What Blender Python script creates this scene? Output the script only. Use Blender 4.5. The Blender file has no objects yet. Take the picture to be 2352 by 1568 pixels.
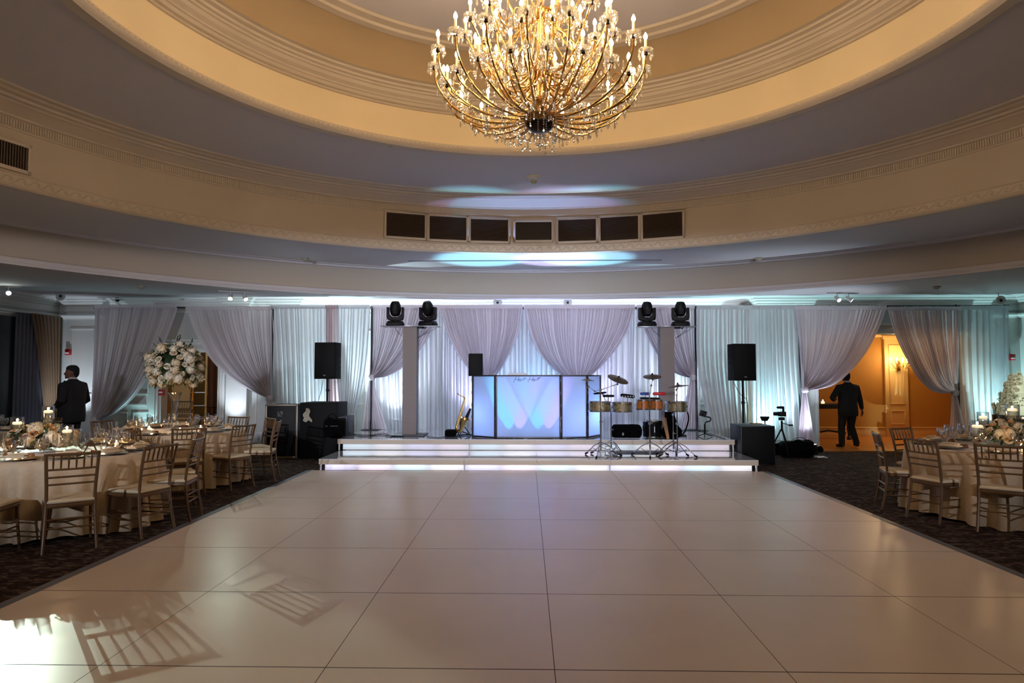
EXPOSURE = 1.0      # stops
LEDP, UPP, BULB, CANDLE, SPOT1, BOOTH, HALL, REAR_FILL = .15, 1.2, 128., 2.5, 1050., 1.8, .26, .34
import bpy, bmesh, math, random
from mathutils import Vector, Matrix
random.seed(7)
PI = math.pi
sc = bpy.context.scene
COL = sc.collection
# ---------------------------------------------------------------- camera model (metres, camera 1.58 m up)
F_PX, CAM_H = 1529.0, 1.58
YAW, PIT = math.atan(34/F_PX), math.atan(77/F_PX)
def ray(x, y):
    a, b = x-1176, -(y-784)
    u = b*math.cos(PIT)+F_PX*math.sin(PIT); w = -b*math.sin(PIT)+F_PX*math.cos(PIT)
    return Vector((a*math.cos(YAW)-w*math.sin(YAW), a*math.sin(YAW)+w*math.cos(YAW), u))
def at(x, y, Y):
    r = ray(x, y); return r*(Y/r.y)+Vector((0, 0, CAM_H))
def on(x, y, z):
    r = ray(x, y); return r*((z-CAM_H)/r.z)+Vector((0, 0, CAM_H))
# ---------------------------------------------------------------- materials
def C(r, g, b):
    f = lambda v: (v/255/12.92) if v/255 <= .04045 else ((v/255+.055)/1.055)**2.4
    return (f(r), f(g), f(b), 1)
MATS = {}
def mat(name, col, rough=.5, metal=0., noise=0., nscale=20., bump=0., bscale=60., spec=.5, sheen=0., coat=0.):
    if name in MATS: return MATS[name]
    m = bpy.data.materials.new(name); m.use_nodes = True
    nt = m.node_tree; b = nt.nodes['Principled BSDF']
    b.inputs['Base Color'].default_value = col; b.inputs['Roughness'].default_value = rough
    b.inputs['Metallic'].default_value = metal; b.inputs['Specular IOR Level'].default_value = spec
    b.inputs['Sheen Weight'].default_value = sheen; b.inputs['Coat Weight'].default_value = coat
    if noise or bump:
        tc = nt.nodes.new('ShaderNodeTexCoord')
    if noise:
        n = nt.nodes.new('ShaderNodeTexNoise'); n.inputs['Scale'].default_value = nscale; n.inputs['Detail'].default_value = 4
        mx = nt.nodes.new('ShaderNodeMix'); mx.data_type = 'RGBA'
        mx.inputs[6].default_value = tuple(c*(1-noise) for c in col[:3])+(1,); mx.inputs[7].default_value = tuple(min(1, c*(1+noise)) for c in col[:3])+(1,)
        nt.links.new(tc.outputs['Object'], n.inputs['Vector']); nt.links.new(n.outputs['Fac'], mx.inputs[0]); nt.links.new(mx.outputs[2], b.inputs['Base Color'])
    if bump:
        n2 = nt.nodes.new('ShaderNodeTexNoise'); n2.inputs['Scale'].default_value = bscale; n2.inputs['Detail'].default_value = 3
        bp = nt.nodes.new('ShaderNodeBump'); bp.inputs['Strength'].default_value = bump; bp.inputs['Distance'].default_value = .01
        nt.links.new(tc.outputs['Object'], n2.inputs['Vector']); nt.links.new(n2.outputs['Fac'], bp.inputs['Height']); nt.links.new(bp.outputs[0], b.inputs['Normal'])
    MATS[name] = m; return m
def emat(name, col, s):
    if name in MATS: return MATS[name]
    m = bpy.data.materials.new(name); m.use_nodes = True; nt = m.node_tree; b = nt.nodes['Principled BSDF']
    b.inputs['Base Color'].default_value = col; b.inputs['Emission Color'].default_value = col; b.inputs['Emission Strength'].default_value = s
    MATS[name] = m; return m
def fabric(name, col, trans=.35, sheer=0., rough=1., noise=.0):
    if name in MATS: return MATS[name]
    m = bpy.data.materials.new(name); m.use_nodes = True; nt = m.node_tree
    for n in list(nt.nodes):
        if n.type != 'OUTPUT_MATERIAL': nt.nodes.remove(n)
    o = [n for n in nt.nodes if n.type == 'OUTPUT_MATERIAL'][0]
    d = nt.nodes.new('ShaderNodeBsdfDiffuse'); t = nt.nodes.new('ShaderNodeBsdfTranslucent'); x = nt.nodes.new('ShaderNodeMixShader')
    d.inputs[0].default_value = col; t.inputs[0].default_value = col; x.inputs[0].default_value = trans
    nt.links.new(d.outputs[0], x.inputs[1]); nt.links.new(t.outputs[0], x.inputs[2])
    last = x
    if sheer:
        tr = nt.nodes.new('ShaderNodeBsdfTransparent'); y = nt.nodes.new('ShaderNodeMixShader'); y.inputs[0].default_value = sheer
        nt.links.new(x.outputs[0], y.inputs[1]); nt.links.new(tr.outputs[0], y.inputs[2]); last = y
    nt.links.new(last.outputs[0], o.inputs[0]); MATS[name] = m; return m
def glass(name, tint=(1, 1, 1, 1), refl=.12, rough=.03):
    # thin clear glass: see-through with fresnel reflection
    if name in MATS: return MATS[name]
    m = bpy.data.materials.new(name); m.use_nodes = True; nt = m.node_tree
    for n in list(nt.nodes):
        if n.type != 'OUTPUT_MATERIAL': nt.nodes.remove(n)
    o = [n for n in nt.nodes if n.type == 'OUTPUT_MATERIAL'][0]
    g = nt.nodes.new('ShaderNodeBsdfGlossy'); g.inputs['Roughness'].default_value = rough
    t = nt.nodes.new('ShaderNodeBsdfTransparent'); t.inputs[0].default_value = tint
    lw = nt.nodes.new('ShaderNodeLayerWeight'); lw.inputs[0].default_value = .35
    ma = nt.nodes.new('ShaderNodeMath'); ma.operation = 'MULTIPLY_ADD'; ma.inputs[1].default_value = .75; ma.inputs[2].default_value = refl; ma.use_clamp = True
    x = nt.nodes.new('ShaderNodeMixShader')
    nt.links.new(lw.outputs['Facing'], ma.inputs[0]); nt.links.new(ma.outputs[0], x.inputs[0])
    nt.links.new(t.outputs[0], x.inputs[1]); nt.links.new(g.outputs[0], x.inputs[2]); nt.links.new(x.outputs[0], o.inputs[0])
    MATS[name] = m; return m
# ---------------------------------------------------------------- mesh builder
class MB:
    def __init__(s): s.v = []; s.f = []; s.M = Matrix()
    def add(s, vs, fs):
        k = len(s.v); s.v += [tuple(s.M @ Vector(v)) for v in vs]; s.f += [tuple(i+k for i in f) for f in fs]; return s
    def box(s, c, d, rz=0, M=None):
        x, y, z = d[0]/2, d[1]/2, d[2]/2; R = Matrix.Rotation(rz, 4, 'Z') if M is None else M
        vs = [Vector(c)+(R @ Vector(p)) for p in ((-x,-y,-z),(x,-y,-z),(x,y,-z),(-x,y,-z),(-x,-y,z),(x,-y,z),(x,y,z),(-x,y,z))]
        return s.add(vs, [(0,3,2,1),(4,5,6,7),(0,1,5,4),(1,2,6,5),(2,3,7,6),(3,0,4,7)])
    def tube(s, pts, r, n=8, cap=True, flat=1.):
        pts = [Vector(p) for p in pts]; m = len(pts); rs = r if isinstance(r, (list, tuple)) else [r]*m
        vs = []; u = None
        for i, p in enumerate(pts):
            t = (pts[min(i+1, m-1)]-pts[max(i-1, 0)])
            t = t.normalized() if t.length > 1e-9 else Vector((0, 0, 1))
            if u is None:
                u = t.cross(Vector((0, 0, 1)) if abs(t.z) < .9 else Vector((1, 0, 0))).normalized()
            else:
                u = (u-t*u.dot(t)); u = u.normalized() if u.length > 1e-6 else t.orthogonal().normalized()
            w = t.cross(u)
            for k in range(n):
                a = 2*PI*k/n; vs.append(p+u*math.cos(a)*rs[i]+w*math.sin(a)*rs[i]*flat)
        fs = [(i*n+k, i*n+(k+1) % n, (i+1)*n+(k+1) % n, (i+1)*n+k) for i in range(m-1) for k in range(n)]
        if cap: fs += [tuple(range(n-1, -1, -1)), tuple((m-1)*n+k for k in range(n))]
        return s.add(vs, fs)
    def lathe(s, prof, c=(0, 0, 0), n=24, a0=0, a1=2*PI, M=None, scallop=None):
        full = abs(a1-a0-2*PI) < 1e-6; N = n if full else n+1; m = len(prof); vs = []
        for r, z in prof:
            for k in range(N):
                a = a0+(a1-a0)*k/n
                q = r*(1+(scallop[0]*math.cos(scallop[1]*a) if scallop else 0))
                p = Vector((q*math.cos(a), q*math.sin(a), z))
                if M is not None: p = M @ p
                vs.append(p+Vector(c))
        fs = []
        for i in range(m-1):
            for k in range(n):
                k2 = (k+1) % N
                fs.append((i*N+k, i*N+k2, (i+1)*N+k2, (i+1)*N+k))
        return s.add(vs, fs)
    def disc(s, c, r, n=24, M=None):
        vs = []
        for k in range(n):
            p = Vector((r*math.cos(2*PI*k/n), r*math.sin(2*PI*k/n), 0))
            if M is not None: p = M @ p
            vs.append(Vector(c)+p)
        return s.add(vs, [tuple(range(n))])
    def cyl(s, c, r, h, n=20, M=None, r2=None):   # base centre c
        r2 = r if r2 is None else r2
        return s.lathe([(0, 0), (r, 0), (r2, h), (0, h)], c, n, M=M)
    def ball(s, c, r, n=12, m=8, M=None):
        rx, ry, rz = (r, r, r) if not isinstance(r, (tuple, list)) else r
        vs = []
        for i in range(m+1):
            t = PI*i/m-PI/2
            for k in range(n):
                a = 2*PI*k/n; p = Vector((rx*math.cos(t)*math.cos(a), ry*math.cos(t)*math.sin(a), rz*math.sin(t)))
                if M is not None: p = M @ p
                vs.append(Vector(c)+p)
        return s.add(vs, [(i*n+k, i*n+(k+1) % n, (i+1)*n+(k+1) % n, (i+1)*n+k) for i in range(m) for k in range(n)])
    def quad(s, a, b, c, d): return s.add([a, b, c, d], [(0, 1, 2, 3)])
    def grid(s, fn, nu, nv):
        vs = [fn(i/nu, j/nv) for j in range(nv+1) for i in range(nu+1)]; w = nu+1
        return s.add(vs, [(j*w+i, j*w+i+1, (j+1)*w+i+1, (j+1)*w+i) for j in range(nv) for i in range(nu)])
    def prism(s, poly, axis_vec, t=None):   # poly list of 3D pts, extruded by vector
        n = len(poly); e = Vector(axis_vec); vs = [Vector(p) for p in poly]+[Vector(p)+e for p in poly]
        return s.add(vs, [tuple(range(n-1, -1, -1)), tuple(range(n, 2*n))]+[(i, (i+1) % n, n+(i+1) % n, n+i) for i in range(n)])
    def build(s, name, m, parent=None, bevel=0, smooth=35, seg=2, remesh=0, mats=None, loc=None):
        me = bpy.data.meshes.new(name); me.from_pydata(s.v, [], s.f)
        bm = bmesh.new(); bm.from_mesh(me)
        bmesh.ops.remove_doubles(bm, verts=bm.verts, dist=1e-5)
        bmesh.ops.recalc_face_normals(bm, faces=bm.faces)
        if bevel:
            es = [e for e in bm.edges if len(e.link_faces) == 2 and e.calc_face_angle(0) > .6]
            bmesh.ops.bevel(bm, geom=es, offset=bevel, segments=seg, affect='EDGES', profile=.5, clamp_overlap=True)
        bm.to_mesh(me); bm.free()
        if m: me.materials.append(m)
        if smooth:
            me.shade_smooth(); me.set_sharp_from_angle(angle=math.radians(smooth))
        o = bpy.data.objects.new(name, me); COL.objects.link(o)
        if parent: o.parent = parent
        if loc is not None: o.location = loc
        if remesh:
            r = o.modifiers.new('remesh', 'REMESH'); r.mode = 'VOXEL'; r.voxel_size = remesh; r.use_smooth_shade = True
            q = o.modifiers.new('smooth', 'SMOOTH'); q.factor = .5; q.iterations = 4
        return o
def tag(o, label=None, cat=None, group=None, kind=None):
    if label: o['label'] = label
    if cat: o['category'] = cat
    if group: o['group'] = group
    if kind: o['kind'] = kind
    return o
def thing(name, label, cat, loc=(0, 0, 0), rz=0, group=None):
    o = bpy.data.objects.new(name, None); COL.objects.link(o); o.location = loc; o.rotation_euler = (0, 0, rz)
    o.empty_display_size = .1
    return tag(o, label, cat, group)
def struct(o): o['kind'] = 'structure'; return o
def copy_tree(o, parent=None, loc=None, rz=None, label=None, group=None, kids=True):
    c = o.copy(); COL.objects.link(c)
    if parent: c.parent = parent
    if loc is not None: c.location = loc
    if rz is not None: c.rotation_euler = (c.rotation_euler.x, c.rotation_euler.y, rz)
    if label: c['label'] = label
    if group: c['group'] = group
    if kids:
        for ch in list(o.children): copy_tree(ch, c)
    return c
def RX(a): return Matrix.Rotation(a, 4, 'X')
def RY(a): return Matrix.Rotation(a, 4, 'Y')
def RZ(a): return Matrix.Rotation(a, 4, 'Z')
def bez(p, n=10):   # Catmull-Rom through points
    p = [Vector(q) for q in p]; out = []
    for i in range(len(p)-1):
        a, b, c, d = p[max(i-1, 0)], p[i], p[i+1], p[min(i+2, len(p)-1)]
        for k in range(n):
            t = k/n; out.append(.5*((2*b)+(c-a)*t+(2*a-5*b+4*c-d)*t*t+(3*b-a-3*c+d)*t**3))
    out.append(p[-1]); return out
def lamp(name, kind, loc, energy, col, size=.05, target=None, spot=60, blend=.5, sx=None, sy=None):
    l = bpy.data.lights.new(name, kind); l.energy = energy; l.color = col[:3]
    if kind in ('POINT', 'SPOT'): l.shadow_soft_size = size
    if kind == 'SPOT': l.spot_size = math.radians(spot); l.spot_blend = blend
    if kind == 'AREA':
        l.shape = 'RECTANGLE'; l.size = sx; l.size_y = sy
    o = bpy.data.objects.new(name, l); COL.objects.link(o); o.location = loc
    if target is not None: o.rotation_euler = (Vector(target)-Vector(loc)).to_track_quat('-Z', 'Y').to_euler()
    return o
# ---------------------------------------------------------------- palette
M_plaster = mat('plaster_cream', C(212, 196, 168), .85, bump=.15, bscale=120)
M_soffit = mat('soffit_grey', C(206, 202, 204), .9, bump=.15, bscale=120)
M_band = mat('band_cream', C(200, 186, 166), .8, bump=.12, bscale=100)
M_mould = mat('moulding_cream', C(202, 190, 172), .55)
M_white = mat('painted_white', C(205, 205, 200), .5)
M_wall = mat('wall_paint', C(190, 192, 188), .7)
M_black = mat('black_plastic', C(7, 7, 8), .55, spec=.25)
M_blackcloth = mat('black_cloth', C(5, 5, 6), .95, spec=.1)
M_metalgrey = mat('dark_steel', C(60, 60, 64), .35, .8)
M_chrome = mat('chrome', C(200, 200, 205), .15, 1.)
M_gold = mat('polished_gold', C(196, 158, 96), .24, 1.)
M_glass = glass('clear_glass')
M_crystal = glass('cut_crystal', (1, .98, .92, 1), .42, .08)
_nt = M_crystal.node_tree; _o = [n for n in _nt.nodes if n.type == 'OUTPUT_MATERIAL'][0]; _src = _o.inputs[0].links[0].from_socket
_t = _nt.nodes.new('ShaderNodeBsdfTranslucent'); _t.inputs[0].default_value = (1, .96, .86, 1); _x = _nt.nodes.new('ShaderNodeMixShader'); _x.inputs[0].default_value = .16
_nt.links.new(_src, _x.inputs[1]); _nt.links.new(_t.outputs[0], _x.inputs[2]); _nt.links.new(_x.outputs[0], _o.inputs[0])
M_chair = mat('chair_bronze_wood', C(96, 69, 41), .38, .2, noise=.15, nscale=8)
M_ivory = mat('ivory_cushion', C(205, 188, 158), .8, bump=.3, bscale=90)
M_wood = mat('warm_wood', C(150, 95, 45), .4)
# ================================================================ camera
cd = bpy.data.cameras.new('camera'); cam = bpy.data.objects.new('camera', cd); COL.objects.link(cam); sc.camera = cam
cam.location = (0, 0, CAM_H); cam.rotation_euler = (PI/2+PIT, 0, YAW); cd.sensor_width = 36; cd.lens = F_PX/2352*36; cd.clip_start = .05; cd.clip_end = 100
sc.view_settings.view_transform = 'Standard'; sc.view_settings.look = 'None'; sc.view_settings.gamma = 1; sc.view_settings.use_curve_mapping = False
sc.view_settings.exposure = EXPOSURE
cy = sc.cycles; cy.max_bounces = 7; cy.diffuse_bounces = 3; cy.glossy_bounces = 3; cy.transmission_bounces = 4; cy.transparent_max_bounces = 18
cy.caustics_reflective = False; cy.caustics_refractive = False; cy.use_denoising = True; cy.use_adaptive_sampling = True; cy.adaptive_threshold = .02; cy.sample_clamp_indirect = 4
w = bpy.data.worlds.new('world'); sc.world = w; w.use_nodes = True; w.node_tree.nodes['Background'].inputs[0].default_value = (.02, .02, .025, 1); w.node_tree.nodes['Background'].inputs[1].default_value = .3
# ================================================================ shell
CX, CY = .117, 5.785
XL, XR, YB, YS, YC = -10.3, 10.5, -7.0, 14.4, 15.2     # side walls, back wall behind camera, side/centre part of far wall
CH = 3.25
# carpet
def carpet_mat():
    m = bpy.data.materials.new('carpet'); m.use_nodes = True; nt = m.node_tree; b = nt.nodes['Principled BSDF']; b.inputs['Roughness'].default_value = 1; b.inputs['Specular IOR Level'].default_value = .1
    tc = nt.nodes.new('ShaderNodeTexCoord'); mp = nt.nodes.new('ShaderNodeMapping'); mp.inputs['Scale'].default_value = (3.2, 8, 1)
    n = nt.nodes.new('ShaderNodeTexNoise'); n.inputs['Scale'].default_value = 2.2; n.inputs['Detail'].default_value = 2; n.inputs['Distortion'].default_value = 1.6
    r = nt.nodes.new('ShaderNodeValToRGB'); e = r.color_ramp.elements
    e[0].position = .42; e[0].color = C(38, 29, 27); e[1].position = .62; e[1].color = C(92, 80, 72)
    x = e.new(.52); x.color = C(52, 40, 36)
    nt.links.new(tc.outputs['Object'], mp.inputs[0]); nt.links.new(mp.outputs[0], n.inputs['Vector']); nt.links.new(n.outputs['Fac'], r.inputs[0]); nt.links.new(r.outputs[0], b.inputs['Base Color'])
    n2 = nt.nodes.new('ShaderNodeTexNoise'); n2.inputs['Scale'].default_value = 160; bp = nt.nodes.new('ShaderNodeBump'); bp.inputs['Strength'].default_value = .5; bp.inputs['Distance'].default_value = .004
    nt.links.new(tc.outputs['Object'], n2.inputs['Vector']); nt.links.new(n2.outputs['Fac'], bp.inputs['Height']); nt.links.new(bp.outputs[0], b.inputs['Normal'])
    return m
m = MB(); m.quad((XL, YB, 0), (XR, YB, 0), (XR, YS, 0), (XL, YS, 0)); m.quad((-5.2, YS, 0), (5.2, YS, 0), (5.2, YC, 0), (-5.2, YC, 0))
floor = struct(m.build('floor', carpet_mat(), smooth=0))
m = MB(); m.box((7.9, 15.8, -.002), (6.4, 3.4, .03)); m.box((7.75, 14.22, .004), (3.3, .4, .022))
struct(m.build('floor_hall', mat('hall_wood', C(196, 128, 62), .28, noise=.12, nscale=3), smooth=0))
m = MB(); m.box((-7.2, 16.2, -.002), (3.6, 3.6, .03)); struct(m.build('floor_storeroom', mat('storeroom_floor', C(150, 120, 80), .5), smooth=0))
# walls: side walls and wall behind the camera
def wallbox(name, x0, x1, y0, y1, z0=0, z1=CH+.02, mt=M_wall):
    m = MB(); m.box(((x0+x1)/2, (y0+y1)/2, (z0+z1)/2), (x1-x0, y1-y0, z1-z0)); return struct(m.build(name, mt, smooth=0))
wallbox('wall_left', XL-.2, XL, YB, YS+.2); wallbox('wall_right', XR, XR+.2, YB, YS+.2); wallbox('wall_rear', XL-.2, XR+.2, YB-.2, YB)
# far wall with door opening (left) and wide opening (right)
DL0, DL1, DLZ = -7.95, -6.72, 2.08
OR0, OR1, ORZ = 6.2, 9.35, 2.47
m = MB()
def wb(m, x0, x1, y0, y1, z0, z1): m.box(((x0+x1)/2, (y0+y1)/2, (z0+z1)/2), (x1-x0, y1-y0, z1-z0))
wb(m, XL, DL0, YS, YS+.2, 0, CH+.02); wb(m, DL0, DL1, YS, YS+.2, DLZ, CH+.02); wb(m, DL1, -5.2, YS, YS+.2, 0, CH+.02)
wb(m, -5.2, -5.0, YS, YC+.2, 0, CH+.02)
struct(m.build('wall_far_left', M_wall, smooth=0))
m = MB(); wb(m, -5.0, 5.0, YC, YC+.2, 0, CH+.02); struct(m.build('wall_far_centre', M_wall, smooth=0))
m = MB(); wb(m, 5.2, OR0, YS, YS+.2, 0, CH+.02); wb(m, OR0, OR1, YS, YS+.2, ORZ, CH+.02); wb(m, OR1, XR, YS, YS+.2, 0, CH+.02); wb(m, 5.0, 5.2, YS, YC+.2, 0, CH+.02)
struct(m.build('wall_far_right', M_wall, smooth=0))
# low ceiling with the round opening
m = MB(); R1, R2, R3, ZB, ZC = 8.815, 6.755, 4.12, 3.88, 4.91
N = 192; ring = []; sq = []
for k in range(N):
    a = 2*PI*k/N; dx, dy = math.cos(a), math.sin(a)
    ring.append((CX+R1*dx, CY+R1*dy, CH))
    t = min(((XR-CX)/dx if dx > 1e-6 else (XL-CX)/dx if dx < -1e-6 else 1e9), ((YC-CY)/dy if dy > 1e-6 else (YB-CY)/dy if dy < -1e-6 else 1e9))
    sq.append((CX+t*dx, CY+t*dy, CH))
m.add(ring+sq, [(k, (k+1) % N, N+(k+1) % N, N+k) for k in range(N)])
for cx_, cy_ in ((XR, YC), (XL, YC), (XR, YB), (XL, YB)):
    m.box((cx_-(.5 if cx_ > 0 else -.5), cy_-(.5 if cy_ > 0 else -.5), CH+.02), (2.5, 2.5, .03))
struct(m.build('ceiling', M_soffit, smooth=0))
def dome(name, prof, mt, n=192, smooth=30):
    m = MB(); m.lathe(prof, (CX, CY, 0), n); return struct(m.build(name, mt, smooth=smooth))
# lowest face: rises from low ceiling to soffit B
dome('wall_ring_lower', [(R1, CH), (R1, CH+.10), (R1+.02, CH+.12), (R1+.03, ZB)], mat('face_tan', C(178, 168, 154), .85, bump=.1, bscale=100))
dome('trim_1', [(R1+.10, CH-.012), (R1-.025, CH-.012), (R1-.035, CH+.01), (R1-.02, CH+.03), (R1-.005, CH+.045), (R1-.02, CH+.06), (R1-.01, CH+.09), (R1+.004, CH+.105), (R1+.03, CH+.105)], M_soffit)
dome('trim_2', [(R1-.10, ZB+.002), (R1-.10, ZB-.012), (R1-.03, ZB-.02), (R1-.02, ZB-.05), (R1+.03, ZB-.06)], M_soffit)
dome('ceiling_soffit_lower', [(R1+.05, ZB), (R2+.0, ZB)], M_soffit)
# middle band with the air grilles
dome('wall_ring_middle', [(R2, ZB), (R2+.0, ZC)], M_band)
dome('trim_3', [(R2+.06, ZB-.012), (R2-.02, ZB-.012), (R2-.045, ZB+.005), (R2-.03, ZB+.03), (R2-.018, ZB+.04), (R2-.018, ZB+.145), (R2-.03, ZB+.155), (R2-.02, ZB+.17), (R2+.005, ZB+.175)], M_mould)
m = MB()   # running scroll ornament
nn = 250
for k in range(nn):
    a = 2*PI*k/nn
    if math.sin(a) < -.35: continue
    pts = []
    for q in range(9):
        s = q/8; da = (s-.5)*2*PI/nn*1.25; z = ZB+.09+.034*math.sin(s*2*PI); rr = R2-.023
        pts.append((CX+rr*math.cos(a+da), CY+rr*math.sin(a+da), z))
    m.tube(pts, .009, 4, cap=False)
struct(m.build('trim_4', M_mould))
zt = ZC-.33
dome('trim_5', [(R2+.01, zt), (R2-.02, zt+.005), (R2-.02, zt+.02), (R2-.03, zt+.025), (R2-.03, zt+.135), (R2-.06, zt+.145), (R2-.07, zt+.165), (R2-.11, zt+.18), (R2-.20, zt+.23), (R2-.26, zt+.245), (R2-.28, zt+.262),
   (R2-.34, zt+.265), (R2-.36, zt+.29), (R2-.44, zt+.295), (R2-.47, zt+.31), (R2-.55, zt+.315), (R2-.58, zt+.335)], M_mould, smooth=22)
m = MB(); nn = 1320
for k in range(nn):
    a = 2*PI*k/nn
    if math.sin(a) < -.35: continue
    m.box((CX+(R2-.034)*math.cos(a), CY+(R2-.034)*math.sin(a), zt+.08), (.016, .019, .10), a)
struct(m.build('trim_6', M_mould, smooth=0))
dome('ceiling_soffit_upper', [(R2+.05, ZC), (R3, ZC)], M_soffit)
# upper cream band, cornice, cove, centre
Z3 = 5.44
dome('wall_ring_upper', [(R3, ZC), (R3, Z3+.02)], mat('upper_band_cream', C(240, 222, 184), .8, bump=.12, bscale=100))
dome('trim_7', [(R3+.14, ZC+.004), (R3+.14, ZC-.016), (R3+.02, ZC-.016), (R3-.0, ZC-.004), (R3-.03, ZC+.01), (R3-.045, ZC+.03), (R3-.03, ZC+.055), (R3-.02, ZC+.06), (R3-.02, ZC+.085), (R3+.004, ZC+.09)], M_mould)
m = MB(); nn = 360
for k in range(nn):
    a = 2*PI*k/nn
    if math.sin(a) < -.2: continue
    m.ball((CX+(R3-.036)*math.cos(a), CY+(R3-.036)*math.sin(a), ZC+.042), (.016, .028, .012), 6, 4, M=RZ(a) @ RX(.5))
struct(m.build('trim_8', M_mould))
dome('trim_9', [(R3+.01, Z3-.0), (R3-.03, Z3+.005), (R3-.03, Z3+.03), (R3-.07, Z3+.04), (R3-.09, Z3+.075), (R3-.11, Z3+.08), (R3-.12, Z3+.10), (R3-.17, Z3+.13), (R3-.19, Z3+.17), (R3-.215, Z3+.175), (R3-.225, Z3+.20), (R3-.26, Z3+.205), (R3-.27, Z3+.235), (R3-.33, Z3+.245), (R3-.34, Z3+.27), (R3-.40, Z3+.275)], M_mould, smooth=22)
dome('wall_cove', [(R3-.38, Z3+.27), (R3-.42, Z3+.40), (R3-.50, Z3+.55), (R3-.60, Z3+.64), (R3-.72, Z3+.69)], mat('cove_tan', C(180, 158, 124), .85, bump=.1, bscale=100))
dome('trim_10', [(R3-.68, Z3+.68), (R3-.70, Z3+.66), (R3-.80, Z3+.67), (R3-.82, Z3+.70), (R3-.93, Z3+.71), (R3-.95, Z3+.74), (R3-1.0, Z3+.745)], M_mould)
dome('ceiling_centre', [(R3-.9, Z3+.74), (1.5, Z3+.76), (0, Z3+.76)], M_soffit)
dome('ceiling_rose', [(.5, Z3+.76), (.48, Z3+.72), (.38, Z3+.71), (.30, Z3+.68), (.12, Z3+.66), (0, Z3+.66)], M_mould)
# crown mouldings on the straight walls
def crown(name, pts, z=CH, mt=M_white, prof=((.0, -.30), (.02, -.30), (.03, -.27), (.015, -.25), (.02, -.17), (.05, -.15), (.05, -.13), (.09, -.10), (.10, -.07), (.15, -.05), (.16, -.02), (.20, 0))):
    m = MB(); P = [Vector((p[0], p[1], 0)) for p in pts]; n = len(P); rows = []
    for i, p in enumerate(P):
        d1 = (P[i]-P[i-1]).normalized() if i else None; d2 = (P[i+1]-P[i]).normalized() if i < n-1 else None
        def nrm(d): return Vector((d.y, -d.x, 0))
        if d1 is None: off = nrm(d2)
        elif d2 is None: off = nrm(d1)
        else:
            a, b = nrm(d1), nrm(d2); off = (a+b)/(1+a.dot(b))
        rows.append([(p+off*u)+Vector((0, 0, z+v)) for u, v in prof])
    k = len(prof); vs = [v for r in rows for v in r]
    m.add(vs, [(i*k+j, i*k+j+1, (i+1)*k+j+1, (i+1)*k+j) for i in range(n-1) for j in range(k-1)])
    return struct(m.build(name, mt, smooth=25))
far = [(XL, YB), (XL, YS), (XL+.25, YS), (XL+.25, YS-.12), (XL+1.0, YS-.12), (XL+1.0, YS), (-6.5, YS), (-6.5, YS-.15), (-6.04, YS-.15), (-6.04, YS), (-5.0, YS), (-5.0, YC), (-.75, YC), (-.75, YC-.12), (.75, YC-.12), (.75, YC),
       (5.0, YC), (5.0, YS), (XR, YS), (XR, YB)]
crown('trim_11', far)
# frieze ledge lower down the left/right walls
led = ((0, -.06), (.03, -.06), (.04, -.03), (.10, -.015), (.11, .01), (.10, .03), (0, .03))
crown('trim_12', [(XL, YB), (XL, YS), (XL+.25, YS), (XL+.25, YS-.12), (XL+1.0, YS-.12), (XL+1.0, YS)], 2.86, prof=led)
crown('trim_13', [(XR-.6, YS), (XR, YS), (XR, YB)], 2.86, prof=led)
base = ((0, 0), (.03, 0), (.03, .11), (.02, .14), (.005, .16), (0, .16))
crown('baseboard_left', [(XL, YB), (XL, YS), (DL0-.16, YS)], 0, prof=base)
crown('baseboard_far', [(DL1+.16, YS), (-5.0, YS), (-5.0, YC), (5.0, YC), (5.0, YS), (OR0-.16, YS)], 0, prof=base)
crown('baseboard_right', [(OR1+.02, YS), (XR, YS), (XR, YB)], 0, prof=base)
# pilaster blocks
m = MB(); wb(m, XL+.25, XL+1.0, YS-.12, YS, 0, CH); struct(m.build('wall_pilaster_left', M_white, bevel=.004))
m = MB(); wb(m, -6.5, -6.04, YS-.15, YS, 0, CH); struct(m.build('wall_pilaster_door', M_white, bevel=.004))
m = MB(); wb(m, -.75, .75, YC-.12, YC, 0, CH); struct(m.build('wall_pilaster_centre', M_white, bevel=.004))
# wall panel mouldings (picture-frame panels)
def frame(m, x0, x1, z0, z1, y, w=.035, d=.018):
    for (a, b, c, e) in ((x0, x1, z0, z0+w), (x0, x1, z1-w, z1), (x0, x0+w, z0+w+.0005, z1-w-.0005), (x1-w, x1, z0+w+.0005, z1-w-.0005)):
        m.box(((a+b)/2, y-d/2, (c+e)/2), (b-a, d, e-c))
m = MB()
for x0, x1, zz, y in ((-9.25, -8.7, [(.25, .78), (1.15, 2.5)], YS), (-8.6, -8.25, [(.25, .78), (1.15, 2.5)], YS), (-5.9, -5.4, [(.3, 2.4)], YS), (-4.8, -3.9, [(.25, .78), (1.15, 2.6)], YC), (-3.7, -2.8, [(.25, .78), (1.15, 2.6)], YC), (-2.6, -1.7, [(.25, .78), (1.15, 2.6)], YC), (2.6, 3.5, [(.25, .78), (1.15, 2.6)], YC), (9.65, 10.25, [(.25, .78), (1.15, 2.5)], YS), (XL+.35, XL+.9, [(.25, .78), (1.15, 2.6)], YS-.12)):
    for z0, z1 in zz: frame(m, x0, x1, z0, z1, y)
m.box((-8.8, YS-.02, .93), (1.0, .04, .05)); m.box((-3.2, YC-.02, .93), (3.6, .04, .05)); m.box((3.2, YC-.02, .93), (3.6, .04, .05))
struct(m.build('trim_14', M_white, bevel=.003))
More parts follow.
